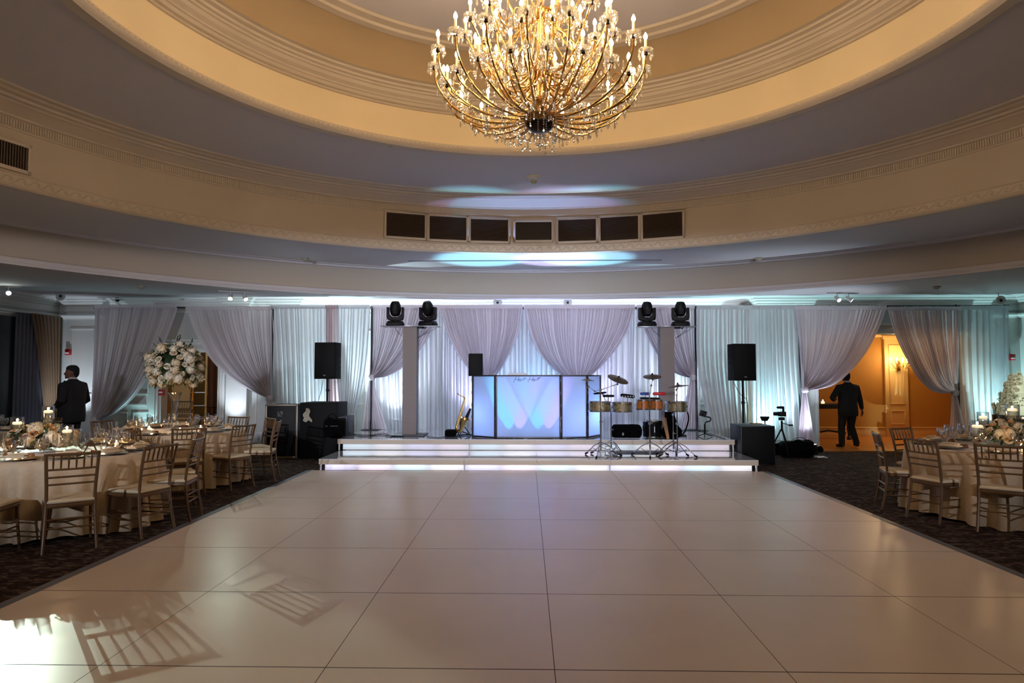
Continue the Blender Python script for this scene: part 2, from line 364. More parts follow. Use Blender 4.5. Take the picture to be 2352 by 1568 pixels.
# door casing left and opening casing right
m = MB()
for x in (DL0-.08, DL1+.08): m.box((x, YS-.03, DLZ/2+.04), (.16, .06, DLZ+.08)); m.box((x, YS-.07, DLZ/2), (.05, .03, DLZ)); m.box((x-.055, YS-.07, DLZ/2), (.02, .03, DLZ))
m.box(((DL0+DL1)/2, YS-.04, DLZ+.14), (DL1-DL0+.34, .08, .16)); m.box(((DL0+DL1)/2, YS-.07, DLZ+.25), (DL1-DL0+.44, .14, .05)); m.box(((DL0+DL1)/2, YS-.055, DLZ+.05), (DL1-DL0+.2, .11, .04))
struct(m.build('door_1', M_white, bevel=.004))
m = MB()
m.box((OR0-.02, YS+.1, ORZ/2), (.05, .34, ORZ)); m.box((OR1+.02, YS+.1, ORZ/2), (.05, .34, ORZ)); m.box(((OR0+OR1)/2, YS+.07, ORZ+.01), (OR1-OR0+.3, .38, .04))
m.box(((OR0+OR1)/2, YS-.03, ORZ+.1), (OR1-OR0+.3, .06, .14)); m.box(((OR0+OR1)/2, YS-.06, ORZ+.2), (OR1-OR0+.4, .12, .06))
struct(m.build('door_2', M_white, bevel=.004))
# orange hall behind the right opening
Mor = mat('orange_wallcovering', C(176, 124, 54), .7, noise=.08, nscale=30, bump=.3, bscale=200)
Mcrm = mat('cream_pilaster', C(225, 190, 130), .5)
m = MB(); wb(m, 4.9, 11.2, 17.4, 17.55, 0, 3.1); wb(m, 4.75, 4.9, YS+.2, 17.55, 0, 3.1); wb(m, 11.05, 11.2, YS+.2, 17.55, 0, 3.1)
struct(m.build('wall_hall', Mor, smooth=0))
m = MB(); wb(m, 4.75, 11.2, YS+.2, 17.55, 2.78, 2.9); struct(m.build('ceiling_hall', mat('hall_ceiling', C(220, 190, 140), .8), smooth=0))
m = MB(); x0, x1 = at(2035, 900, 17.3).x, at(2088, 900, 17.3).x
wb(m, x0, x1, 17.32, 17.42, 0, 2.55); wb(m, x0-.05, x1+.05, 17.28, 17.42, 2.5, 2.6)
for z0, z1 in ((.32, .68), (.83, 2.35)): frame(m, x0+.1, x1-.1, z0, z1, 17.32, .03, .02)
wb(m, x0-.1, x1+.1, 17.3, 17.42, 2.6, 2.78)
struct(m.build('wall_hall_pilaster', Mcrm, bevel=.004))
m = MB(); wb(m, 4.9, 11.05, 17.36, 17.4, 0, .22); wb(m, 4.9, 11.05, 17.34, 17.4, .22, .25); struct(m.build('baseboard_hall', Mcrm, bevel=.003))
m = MB(); wb(m, 4.9, 11.05, 17.3, 17.4, 2.55, 2.78); struct(m.build('trim_15', Mcrm, bevel=.006))
m = MB(); wb(m, 9.3, 9.95, 14.62, 14.9, 0, 2.6)
for z0, z1 in ((.3, .68), (.85, 2.3)): frame(m, 9.36, 9.8, z0, z1, 14.62, .03, .02)
struct(m.build('wall_hall_return', mat('brown_panel', C(150, 105, 70), .6), bevel=.004))
# store room behind the left door
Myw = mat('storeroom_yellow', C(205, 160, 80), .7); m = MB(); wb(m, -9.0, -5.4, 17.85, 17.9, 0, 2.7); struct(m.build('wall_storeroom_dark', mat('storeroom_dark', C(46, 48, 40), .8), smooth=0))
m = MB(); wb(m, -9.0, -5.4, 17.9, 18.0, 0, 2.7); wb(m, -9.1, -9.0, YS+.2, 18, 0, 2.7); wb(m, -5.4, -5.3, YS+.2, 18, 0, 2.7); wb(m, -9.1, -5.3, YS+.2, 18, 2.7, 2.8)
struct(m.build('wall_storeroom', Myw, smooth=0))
m = MB(); a, b = at(398, 900, 14.9), at(438, 900, 14.9); wb(m, a.x-.4, b.x, 14.85, 14.9, 0, 2.6); struct(m.build('door_3', mat('tan_door', C(196, 160, 100), .6), bevel=.005))
# ================================================================ dance floor
def tile_mat():
    m = bpy.data.materials.new('dance_floor_vinyl'); m.use_nodes = True; nt = m.node_tree; b = nt.nodes['Principled BSDF']
    b.inputs['Roughness'].default_value = .31; b.inputs['Specular IOR Level'].default_value = .38
    tc = nt.nodes.new('ShaderNodeTexCoord'); n = nt.nodes.new('ShaderNodeTexNoise'); n.inputs['Scale'].default_value = 1.1; n.inputs['Detail'].default_value = 3
    r = nt.nodes.new('ShaderNodeValToRGB'); e = r.color_ramp.elements; e[0].position = .3; e[0].color = C(212, 197, 184); e[1].position = .75; e[1].color = C(222, 208, 196)
    n3 = nt.nodes.new('ShaderNodeTexNoise'); n3.inputs['Scale'].default_value = 3; r3 = nt.nodes.new('ShaderNodeMapRange'); r3.inputs[3].default_value = .24; r3.inputs[4].default_value = .34
    nt.links.new(tc.outputs['Object'], n.inputs['Vector']); nt.links.new(n.outputs['Fac'], r.inputs[0]); nt.links.new(r.outputs[0], b.inputs['Base Color'])
    pass
    return m
T = 1.219; X0 = .145-3*T; Y1 = 10.92
df = thing('dance_floor', 'glossy beige white dance floor of large square panels in the middle of the room', 'dance floor', (.145, 4.2, 0))
m = MB(); g = .0022
for i in range(6):
    for j in range(12):
        xa, ya = X0+i*T-.145, Y1-(j+1)*T-4.2
        m.box((xa+T/2, ya+T/2, .0135), (T-2*g, T-4*g, .023))
m.build('panel_surface', tile_mat(), df, smooth=0)
m = MB(); m.box((0, Y1-6*T-4.2, .0122), (6*T, 12*T, .0244)); m.build('seam_base', mat('seam_dark', C(24, 20, 18), .8), df, smooth=0)
m = MB(); W = .13; Me = mat('edge_strip_metal', C(120, 124, 134), .45, .5)
xa, xb, ya, yb = -3*T, 3*T, Y1-12*T-4.2, Y1-4.2
m.prism([(xa, ya, 0), (xa-W, ya, 0), (xa-W, ya, .006), (xa, ya, .024)], (0, yb-ya+.09, 0)); m.prism([(xb, ya, 0), (xb, ya, .024), (xb+W, ya, .006), (xb+W, ya, 0)], (0, yb-ya+.09, 0))
m.prism([(xa, yb+.0, 0), (xa, yb+.0, .024), (xa, yb+.09, .004), (xa, yb+.09, 0)], (xb-xa, 0, 0))
m.build('edge_strip', Me, df, smooth=0)
# ================================================================ stage: two lit tiers
M_deck = mat('white_acrylic_deck', C(222, 226, 232), .05, spec=1., coat=1.)
M_fascia = mat('fascia_cream', C(205, 192, 176), .4)
M_riser = mat('frosted_riser', C(235, 235, 240), .3)
def tier(name, label, x0, x1, y0, y1, z0, z1, tier_no):
    t = thing(name, label, 'stage platform', ((x0+x1)/2, y0, z0)); w = x1-x0; h = z1-z0
    m = MB()
    for k in range(6): m.box((-w/2+(k+.5)*w/6, (y1-y0)/2, h-.006), (w/6-.004, y1-y0, .012))
    m.build('deck', M_deck, t, smooth=0)
    m = MB()
    for k in range(6): m.box((-w/2+(k+.5)*w/6, .012, h-.012-.038), (w/6-.003, .024, .076))
    m.box((w/2-.012, (y1-y0)/2+.012, h-.05), (.024, y1-y0-.03, .076)); m.box((-w/2+.012, (y1-y0)/2+.012, h-.05), (.024, y1-y0-.03, .076))
    m.build('fascia', M_fascia, t, smooth=0)
    m = MB(); m.box((0, .16, (h-.088)/2), (w-.12, .02, h-.088)); m.box((w/2-.1, (y1-y0)/2+.1, (h-.088)/2), (.02, y1-y0-.3, h-.088)); m.box((-w/2+.1, (y1-y0)/2+.1, (h-.088)/2), (.02, y1-y0-.3, h-.088))
    m.build('riser_panel', M_riser, t, smooth=0)
    Ms = mat('clear_acrylic_post', C(225, 225, 232), .1)
    for k in range(4):
        m = MB(); x = -w/2+.02+k*(w-.04)/3
        m.box((x, .05, (h-.088)/2), (.022, .022, h-.088)); m.build('post', Ms, t, smooth=0)
    # LED strips under the lip, facing the riser
    for k in range(12):
        x = -w/2+(k+.5)*w/12
        col = [(.8, .75, 1), (1, .82, .9), (.75, .95, 1), (1, .95, .9)][(k*5+tier_no*2) % 4]
        l = lamp('led_strip', 'AREA', (x, .05, h-.095), (1.25 if tier_no == 0 else .7)*LEDP, col, sx=w/12*.9, sy=.02, target=(x, .15, .02)); l.parent = t
        l.data.spread = math.radians(150)
    return t
tier('stage_platform', 'low white stage tier with lit riser nearest the dance floor', -3.43, 3.76, 10.98, 12.2, 0, .2, 0)
tier('stage_platform', 'upper white stage tier holding the booth and drums', -3.47, 3.76, 12.2, 14.9, .2, .41, 1)
m = MB(); m.box((.15, 13.8, .1), (7.1, 2.6, .19)); tag(m.build('stage_deck_support', M_fascia, smooth=0), 'pale support deck hidden beneath the upper stage tier', 'stage base')
# folded white lining cloth along the front foot of the stage
m = MB(); m.box((.15, 11.0-.03, .03), (7.2, .012, .0)); 
# ================================================================ drapes
M_sw = fabric('mauve_voile', C(240, 232, 238), .45, .0)
M_sw2 = fabric('mauve_voile_sheer', C(234, 228, 232), .40, .18)
M_wh = fabric('white_voile', C(225, 228, 232), .45, .06)
M_shr = fabric('sheer_white', C(222, 228, 234), .45, .16)
def px_curve(pts, Y, n):
    c = bez([at(x, y, Y) for x, y in pts], 12); L = [0]
    for i in range(1, len(c)): L.append(L[-1]+(c[i]-c[i-1]).length)
    out = []; j = 0
    for k in range(n+1):
        t = L[-1]*k/n
        while j < len(L)-2 and L[j+1] < t: j += 1
        f = (t-L[j])/max(1e-9, L[j+1]-L[j]); out.append(c[j].lerp(c[j+1], min(1, max(0, f))))
    return out
def sheet(A, B, Y, nf, amp0, amp1, rows=36, sub=7, seed=0, tail=False, mid=None):
    # A, B: boundary curves (lists of points), folds between
    rn = random.Random(seed); m = MB(); nu = nf*sub; n = len(A)-1
    ph = [rn.uniform(-.9, .9) for _ in range(nf+2)]; am = [rn.uniform(.55, 1.25) for _ in range(nf+2)]; wid = [rn.uniform(.6, 1.5) for _ in range(nf)]
    s = sum(wid); cum = [0]
    for w_ in wid: cum.append(cum[-1]+w_/s)
    def fn(u, v):
        i = min(n-1, int(v*n)); f = v*n-i; a = A[i].lerp(A[i+1], f); b = B[i].lerp(B[i+1], f)
        q = u*nf; k = min(nf-1, int(q)); uu = cum[k]+(cum[k+1]-cum[k])*(q-k)
        p = a.lerp(b, uu)
        if mid: p = p+mid(uu, v)
        width = (b-a).length
        amp = (amp0+(amp1-amp0)*v)*am[k]
        amp = min(amp, .06+width*.05)
        d = math.sin(2*PI*(q-k)+0*ph[k]); d2 = math.sin(2*PI*(q*2.7)+ph[k]*0+3*v)*.25
        return Vector((p.x+math.cos(2*PI*(q-k))*amp*.25, p.y-amp*(d+d2), p.z))
    m.grid(fn, nu, rows); return m
def drape(label, Apx, Bpx, Y, nf, mt, amp=(.03, .05), tail=None, tie=True, seed=0, rows=36, group=None, header=True, Yb=None, mid=None):
    A = px_curve(Apx, Y, 40); B = px_curve(Bpx, Y, 40)
    org = Vector(((A[0].x+B[0].x)/2, Y, 0))
    t = thing('voile_drape', label, 'drape', org, group=group)
    def shift(m): m.v = [(x-org.x, y-org.y, z) for x, y, z in m.v]; return m
    def lean(P):
        if Yb is None: return P
        z0, z1 = P[0].z, min(p.z for p in P)
        return [Vector((p.x, p.y+(Yb-Y)*((z0-p.z)/(z0-z1)), p.z)) for p in P]
    A, B = lean(A), lean(B)
    shift(sheet(A, B, Y, nf, amp[0], amp[1], rows, seed=seed, mid=mid)).build('curtain', mt, t, smooth=80)
    if header:
        m = MB(); w_ = B[0].x-A[0].x; n = max(8, int(w_*30)); rn = random.Random(seed+5)
        vs = []
        for i in range(n+1):
            x = A[0].x-org.x+w_*i/n; dy = .014*(1 if i % 2 else -1)
            for zz in (.055, .035, .0, -.03): vs.append((x, -.03+dy*(1.2 if zz == .055 else .6), A[0].z+zz-.02+rn.uniform(-.004, .004)))
        m.add(vs, [(i*4+j, i*4+j+1, (i+1)*4+j+1, (i+1)*4+j) for i in range(n) for j in range(3)]); m.build('ruffle_heading', mt, t, smooth=80)
    if tie and tail:
        tp = A[-1].lerp(B[-1], .5); TA = px_curve(tail[0], Y, 30); TB = px_curve(tail[1], Y, 30)
        shift(sheet(TA, TB, Y, max(6, nf//3), .02, .05, 24, seed=seed+3)).build('tail', mt, t, smooth=80)
        k = MB(); k.lathe([(.045, -.06), (.068, -.03), (.06, 0), (.07, .03), (.045, .06)], tp-org+Vector((0, -.02, 0)), 16, scallop=(.12, 7)); k.build('tie_band', mt, t, smooth=80)
    return t
YD = 13.95
# left pair, either side of the doorway
drape('pale mauve voile drape at the far left, swept left to its post', [(219, 703), (217, 800), (214, 900), (212, 962)], [(407, 707), (388, 760), (355, 832), (312, 905), (262, 950), (226, 964)], YD, 26, M_sw2, (.03, .05), tail=([(212, 962), (206, 1000), (204, 1036)], [(226, 964), (238, 1000), (248, 1036)]), seed=1)
drape('pale mauve voile drape right of the doorway, tied at its right post', [(428, 707), (446, 760), (476, 815), (520, 862), (570, 893), (616, 914)], [(622, 703), (623, 800), (624, 914)], YD, 26, M_sw2, (.03, .05), tail=([(616, 914), (608, 960), (600, 1036)], [(624, 914), (632, 960), (638, 1036)]), seed=2)
# straight white runs
drape('straight white drape left of the stage behind the bass cabinets', [(623, 704), (632, 850), (636, 1036)], [(752, 704), (752, 850), (756, 1036)], YD+.1, 14, M_wh, (.03, .05), tie=False, seed=3)
drape('narrow dusky mauve drape strip behind the left loudspeaker', [(748, 704), (748, 850), (750, 1010)], [(778, 704), (779, 850), (784, 1010)], YD+.0, 4, fabric('dusky_voile', C(196, 176, 180), .4), (.02, .04), tie=False, seed=4)
drape('white drape whose foot sweeps onto the left end of the stage', [(772, 704), (778, 850), (796, 993)], [(850, 704), (842, 850), (814, 993)], YD, 9, M_wh, (.03, .05), tie=False, seed=5, Yb=13.6)
# back row behind the stage
YBK = 14.55
for k, (xa, xb, lab) in enumerate([(856, 1010, 'straight white back drape behind the left fabric column'), (1008, 1122, 'straight white back drape behind the saxophone'), (1120, 1290, 'straight bluish white back drape behind the centre of the booth'), (1288, 1450, 'straight white back drape behind the drums'), (1448, 1606, 'straight white back drape behind the right fabric column')]):
    drape(lab, [(xa, 706), (xa-2, 850), (xa-(0 if k else -8), 990)], [(xb, 706), (xb+2, 850), (xb, 990)], YBK, 15, M_wh, (.03, .05), tie=False, seed=20+k)
# front swags over the stage
YF = 14.25
drape('mauve voile swag at the left end of the stage, tied back left', [(852, 704), (852, 800), (850, 866)], [(1012, 704), (996, 752), (968, 800), (925, 843), (888, 864), (858, 868)], YF, 24, M_sw, (.03, .05), tail=([(849, 866), (838, 920), (828, 984)], [(859, 868), (868, 920), (890, 986)]), seed=6)
drape('mauve voile swag left of the centre peak above the booth', [(1008, 704), (1026, 765), (1052, 815), (1080, 850), (1110, 878)], [(1200, 704), (1192, 760), (1172, 808), (1148, 850), (1120, 880)], YF, 34, M_sw, (.03, .05), tail=([(1110, 878), (1104, 930), (1098, 990)], [(1120, 880), (1128, 930), (1136, 990)]), seed=7)
drape('mauve voile swag right of the centre peak above the booth', [(1203, 704), (1216, 765), (1242, 818), (1282, 858), (1322, 880)], [(1458, 704), (1444, 752), (1416, 800), (1376, 846), (1334, 880)], YF, 42, M_sw, (.03, .05), tail=([(1322, 880), (1314, 930), (1306, 990)], [(1334, 880), (1344, 930), (1354, 990)]), seed=8)
drape('mauve voile swag at the right end of the stage, tied back right', [(1462, 704), (1478, 752), (1506, 808), (1542, 850), (1570, 864), (1586, 867)], [(1598, 704), (1598, 800), (1595, 866)], YF, 24, M_sw, (.03, .05), tail=([(1586, 867), (1574, 920), (1560, 984)], [(1595, 866), (1602, 920), (1608, 984)]), seed=9)
# right runs
drape('straight white drape behind the right loudspeaker', [(1599, 705), (1602, 850), (1640, 1036)], [(1726, 705), (1728, 850), (1730, 1036)], YD, 13, M_wh, (.03, .05), tie=False, seed=10)
drape('straight turquoise lit white drape behind the tripod camera', [(1722, 705), (1724, 850), (1724, 1036)], [(1836, 705), (1842, 850), (1862, 1036)], YD+.08, 12, M_wh, (.03, .05), tie=False, seed=11)
drape('white voile swag left of the wide opening, tied at its left post', [(1824, 706), (1836, 800), (1844, 893)], [(2034, 708), (2018, 752), (1990, 806), (1955, 850), (1910, 886), (1852, 897)], YD-.03, 26, M_sw, (.03, .05), tail=([(1843, 894), (1836, 960), (1830, 1036)], [(1852, 897), (1862, 960), (1873, 1036)]), seed=12)
drape('white voile swag right of the wide opening, tied at its right post', [(2038, 708), (2056, 770), (2084, 828), (2112, 872), (2146, 900), (2188, 903)], [(2206, 706), (2202, 800), (2197, 901)], YD-.03, 24, M_sw, (.03, .05), tail=([(2187, 902), (2184, 960), (2176, 1036)], [(2197, 902), (2210, 960), (2228, 1036)]), seed=13)
drape('sheer white drape at the far right behind the cake', [(2203, 706), (2208, 850), (2222, 1036)], [(2316, 706), (2317, 850), (2318, 1036)], YD+.02, 8, M_shr, (.03, .05), tie=False, seed=14)
# pipes
def pipe(label, x, Y=YD, z1=3.04, z0=0.):
    P = at(x, 800, Y); t = thing('drape_stand', label, 'drape stand', (P.x, Y+.10, z0))
    m = MB(); m.cyl((0, 0, .008), .022, z1-z0, 12); m.build('upright', M_metalgrey, t)
    m = MB(); m.box((0, 0, .004), (.4, .4, .008)); m.build('base_plate', M_metalgrey, t, bevel=.003)
for x, lab in ((216, 'slim steel drape upright at the far left end of the drapes'), (621, 'slim steel drape upright beside the tied drape right of the doorway'), (1840, 'slim steel drape upright left of the wide opening'), (2206, 'slim steel drape upright right of the wide opening'), (2317, 'slim steel drape upright at the far right end of the drapes')): pipe(lab, x)
for x, lab in ((851, 'slim steel drape upright at the left end of the stage'), (1601, 'slim steel drape upright at the right end of the stage')): pipe(lab, x, YF-.12, 3.04, .41)
for xa, xb, Y, lab in ((216, 856, YD+.10, 'long steel crossbar carrying the left drapes'), (1598, 2318, YD+.10, 'long steel crossbar carrying the right drapes'), (850, 1602, YF+.08, 'long steel crossbar carrying the stage swags')):
    A, B = at(xa, 704, Y), at(xb, 704, Y); m = MB(); m.tube([(A.x, Y, 3.02), (B.x, Y, 3.02)], .018, 10); tag(m.build('drape_crossbar', M_metalgrey), lab, 'drape crossbar')
# ================================================================ chandelier
M_bulb = emat('warm_bulb_glass', (1, .70, .42, 1), BULB)
M_candle = emat('candle_sleeve', C(240, 214, 160), .25)
def crystal_mesh(m, p, L=.05, r=.011, n=6):
    x, y, z = p   # hangs down from p
    m.tube([(x, y, z), (x, y, z-.012)], .0015, 3, cap=False)
    m.lathe([(0, -.012), (r*.55, -.022), (r, -.012-L*.62), (0, -.012-L)], (x, y, z), n)
ch = thing('chandelier', 'large gold crystal chandelier with many lit candle bulbs hanging from the dome', 'chandelier', (CX, CY, 0))
m = MB()
m.lathe([(0, 3.74), (.05, 3.742), (.10, 3.765), (.14, 3.81), (.15, 3.855), (.125, 3.87), (.04, 3.88), (.035, 3.95), (.06, 4.0), (.03, 4.05), (.028, 4.2), (.07, 4.26), (.09, 4.3), (.05, 4.34), (.03, 4.4), (.03, 4.7), (.08, 4.78), (.09, 4.82), (.03, 4.88), (.025, 5.1), (.06, 5.16), (.05, 5.22), (.02, 5.28), (.015, 5.5), (0, 5.5)], (0, 0, 0), 28)
m.build('central_column', M_gold, ch)
m = MB(); m.ball((0, 0, 3.80), (.128, .128, .085), 24, 12); m.build('bottom_bowl', mat('dark_bronze', C(52, 38, 28), .25, .8), ch)
m = MB()
for k in range(24): m.ball((0, 0, 5.53+k*.026), (.012 if k % 2 else .006, .006 if k % 2 else .012, .018), 6, 4)
m.cyl((0, 0, 6.09), .09, .02, 20); m.build('hanging_chain', M_gold, ch)
def arm_protos(kind, prof, zc, R):
    # returns list of meshes built once at angle 0
    m = MB(); c = bez([(r, 0, z) for r, z in prof], 8); m.tube(c, [.011-.003*i/len(c) for i in range(len(c))], 7)
    # small scroll
    sx, sz = prof[len(prof)//2]; m.tube([(sx+.05*math.cos(a)*(1-a/9), 0, sz+.055+.05*math.sin(a)*(1-a/9)) for a in [q*.5-1.5 for q in range(11)]], .005, 5)
    arm = m.build('arm', M_gold, ch)
    m = MB(); m.lathe([(.012, -.02), (.02, -.012), (.015, 0), (.019, .01), (.014, .02), (0, .022)], (R, 0, zc), 10)
    cup = m.build('candle_cup', mat('dark_bronze', C(52, 38, 28), .25, .8), ch)
    m = MB(); m.lathe([(.014, .005), (.05, .012), (.062, .03), (.058, .032), (.045, .018), (.014, .012)], (R, 0, zc), 20, scallop=(.06, 10)); bob = m.build('bobeche', M_crystal, ch)
    m = MB()
    for q in range(7):
        a = 2*PI*q/7; crystal_mesh(m, (R+.058*math.cos(a), .058*math.sin(a), zc+.022), .062, .0105)
    dr = m.build('crystal_drops', M_crystal, bob)
    m = MB(); m.cyl((R, 0, zc+.015), .011, .105, 10); can = m.build('candle', M_candle, ch)
    m = MB(); m.lathe([(.0, 0), (.010, .002), (.0165, .018), (.014, .034), (.006, .052), (.001, .060)], (R, 0, zc+.12), 12); bul = m.build('bulb', M_bulb, can)
    for q in (.35, .6, .8):
        m = MB(); p = c[int(q*(len(c)-1))]; crystal_mesh(m, (p.x, 0, p.z-.008), .07, .012); m.build('crystal_pendant', M_crystal, arm)
    return [arm, cup, bob, can]
def tier_of(n, a0, prof, zc, R, kind):
    P = arm_protos(kind, prof, zc, R)
    for k in range(n):
        a = a0+2*PI*k/n
        if k == 0:
            for o in P: o.rotation_euler.z = a
        else:
            for o in P: copy_tree(o, ch, rz=a)
tier_of(18, .05, [(.12, 3.83), (.32, 3.80), (.55, 3.83), (.76, 3.94), (.90, 4.12), (.93, 4.29)], 4.29, .93, 'outer')
tier_of(18, .05+PI/18, [(.12, 3.86), (.30, 3.83), (.52, 3.86), (.70, 3.94), (.79, 4.00), (.82, 4.07)], 4.07, .82, 'lower')
tier_of(12, .2, [(.05, 4.28), (.10, 4.13), (.24, 4.07), (.38, 4.16), (.47, 4.32), (.50, 4.48)], 4.48, .50, 'middle')
tier_of(14, 0, [(.05, 4.34), (.14, 4.22), (.32, 4.20), (.50, 4.34), (.60, 4.5), (.66, 4.60)], 4.60, .66, 'mid_high')
tier_of(10, .1, [(.06, 4.80), (.12, 4.68), (.25, 4.66), (.36, 4.76), (.42, 4.90)], 4.90, .42, 'upper')
tier_of(6, .3, [(.05, 5.15), (.10, 5.06), (.18, 5.06), (.24, 5.2)], 5.20, .24, 'top')
tier_of(8, .15, [(.04, 4.02), (.12, 3.96), (.24, 3.98), (.32, 4.08), (.34, 4.16)], 4.16, .34, 'inner')
# tall upright gold scrolls forming the cage
for k in range(12):
    m = MB(); a = 2*PI*(k+.5)/12
    c = bez([(.10, 3.88), (.28, 4.02), (.36, 4.25), (.30, 4.46), (.20, 4.58), (.17, 4.75), (.09, 4.82)], 7)
    if False: pass
    m.tube(bez([(r*math.cos(a), r*math.sin(a), z) for r, z in ((.10, 3.88), (.30, 4.0), (.40, 4.22), (.33, 4.46), (.21, 4.60), (.17, 4.74), (.09, 4.82))], 6), .008, 6)
    m.build('cage_scroll', M_gold, ch)
# bead strings and bottom fringe
def beads(m, pts, r=.0085, step=.019):
    L = 0; last = pts[0]; m.ball(last, r, 6, 4)
    for p in pts[1:]:
        d = (p-last).length
        if d >= step: m.ball(p, r, 6, 4); last = p
for k in range(26):
    a = 2*PI*k/26; R = .15 if k % 2 else .235; L = .17+.06*math.cos(k*2.4) if k % 2 else .12+.04*math.sin(k*1.7)
    m = MB(); x, y = R*math.cos(a), R*math.sin(a); z0 = 3.82
    beads(m, [Vector((x, y, z0-q*.0195)) for q in range(int(L/.0195))], .0062); crystal_mesh(m, (x, y, z0-L+.01), .05, .010)
    m.build('crystal_strand', M_crystal, ch)
m = MB(); beads(m, [Vector((0, 0, 3.74-q*.02)) for q in range(6)], .009); m.ball((0, 0, 3.605), .022, 10, 8); crystal_mesh(m, (0, 0, 3.595), .03, .01); m.build('crystal_finial', M_crystal, ch)
for k in range(12):
    m = MB(); a = 2*PI*k/12; b = 2*PI*(k+1)/12
    pts = [Vector((.40*math.cos(a+(b-a)*t), .40*math.sin(a+(b-a)*t), 4.26-.17*(1-(2*t-1)**2))) for t in [q/60 for q in range(61)]]
    beads(m, pts, .0075); m.build('crystal_swag', M_crystal, ch)
# extra loose pendants: scattered along the underside of the basket
m = MB(); rn = random.Random(3)
for k in range(230):
    a = rn.uniform(0, 2*PI); r = rn.uniform(.2, .9); z = 3.80+max(0, r-.45)**2*1.35+rn.uniform(-.0, .05); crystal_mesh(m, (r*math.cos(a), r*math.sin(a), z), rn.uniform(.04, .075), .011)
for k in range(160):
    a = rn.uniform(0, 2*PI); r = rn.uniform(.15, .62); z = rn.uniform(4.1, 4.9); crystal_mesh(m, (r*math.cos(a), r*math.sin(a), z), rn.uniform(.05, .08), .013)
tag(m.build('loose_pendants', M_crystal, ch), kind='stuff')
# ================================================================ ceiling things
def cyl_hit(x, y, R):
    r = ray(x, y); o = Vector((-CX, -CY)); d = Vector((r.x, r.y)); a = d.dot(d); b = 2*o.dot(d); c = o.dot(o)-R*R
    t = (-b+math.sqrt(b*b-4*a*c))/(2*a); return Vector((r.x*t, r.y*t, CAM_H+r.z*t))
def grille(label, x0, x1, yt, yb, nsl=20, vertical=False, plain=False):
    A, B = cyl_hit(x0, yt, R2), cyl_hit(x1, yt, R2); b0 = cyl_hit((x0+x1)/2, yb, R2)
    mid = (A+B)/2; w_ = (Vector((B.x, B.y, 0))-Vector((A.x, A.y, 0))).length; z1 = cyl_hit((x0+x1)/2, yt, R2).z; z0 = b0.z; h = z1-z0
    ang = math.atan2(mid.y-CY, mid.x-CX)
    rr = R2-.02
    t = thing('air_grille', label, 'air vent', (CX+rr*math.cos(ang), CY+rr*math.sin(ang), (z0+z1)/2), ang-PI/2, 'air grilles in the curved cream band')
    m = MB(); fw = .045
    for (c, d) in (((0, 0, h/2-fw/2), (w_, .03, fw)), ((0, 0, -h/2+fw/2), (w_, .03, fw)), ((w_/2-fw/2, 0, 0), (fw, .03, h)), ((-w_/2+fw/2, 0, 0), (fw, .03, h))): m.box(c, d)
    m.build('grille_frame', M_mould, t, bevel=.004)
    m = MB(); m.box((0, .012, 0), (w_-.08, .004, h-.08)); m.build('backing', mat('vent_dark', C(30, 24, 20), .8), t)
    m = MB(); Ms = mat('vent_louvre', C(92, 76, 62), .5)
    if not plain:
        if vertical:
            n = int((w_-.09)/.032)
            for k in range(n): m.box((-w_/2+.05+(k+.5)*(w_-.1)/n, 0, 0), (.014, .02, h-.09))
        else:
            n = 22
            for k in range(n): m.box((0, 0, -h/2+.05+(k+.5)*(h-.1)/n), (w_-.09, .020, .004), M=RX(.6))
    else:
        for k in range(40): m.box((-w_/2+.05+(k+.5)*(w_-.1)/40, .006, 0), (.003, .004, h-.09))
    m.build('louvres', Ms, t, smooth=0)
for i, (x0, x1, yt, yb) in enumerate([(882, 981, 486, 550), (981, 1076, 493, 556), (1076, 1172, 499, 559), (1179, 1272, 505, 557), (1277, 1374, 499, 559), (1374, 1471, 493, 557), (1471, 1573, 485, 551)]):
    nm = ['leftmost louvred air grille of the row of seven in the curved band', 'second louvred air grille from the left in the curved band', 'louvred air grille just left of the small central one', 'smaller plain meshed air grille in the centre of the row', 'louvred air grille just right of the small central one', 'second louvred air grille from the right in the curved band', 'rightmost louvred air grille of the row of seven in the curved band'][i]
    grille(nm, x0, x1, yt, yb, plain=(i == 3))
grille('lone air grille with upright slats at the far left of the curved band', -60, 72, 315, 386, vertical=True)
# slot diffuser, detectors, sprinklers
A, B = on(937, 598, ZB), on(1520, 597, ZB); m = MB(); m.box(((A.x+B.x)/2, (A.y+B.y)/2, ZB-.006), (B.x-A.x, .06, .012)); m.box(((A.x+B.x)/2, (A.y+B.y)/2, ZB-.010), (B.x-A.x-.04, .025, .012))
tag(m.build('slot_diffuser', mat('slot_grey', C(120, 120, 125), .6), bevel=.002), 'long thin slot diffuser in the lower soffit above the stage', 'air vent')
P = on(1226, 406, ZC)
t = thing('smoke_detector', 'white domed smoke detector on the soffit below the chandelier', 'smoke detector', P)
m = MB(); m.lathe([(0, 0), (.135, 0), (.135, -.02), (.11, -.05), (.05, -.065), (0, -.065)], (0, 0, 0), 28); m.build('base', M_white, t)
m = MB(); m.lathe([(.05, -.065), (.05, -.09), (.035, -.11), (0, -.115)], (0, 0, 0), 20); m.build('sensor_head', mat('beige_plastic', C(170, 160, 140), .5), t)
for x, y, z, lab in ((898, 333, ZC, 'small round sprinkler cover on the upper soffit left of the chandelier'), (1613, 319, ZC, 'small round sprinkler cover on the upper soffit right of the chandelier')):
    P = on(x, y, z); m = MB(); m.lathe([(0, 0), (.04, 0), (.04, -.012), (.02, -.025), (0, -.025)], P, 16); tag(m.build('sprinkler_cover', mat('beige_plastic', C(170, 160, 140), .5)), lab, 'sprinkler')
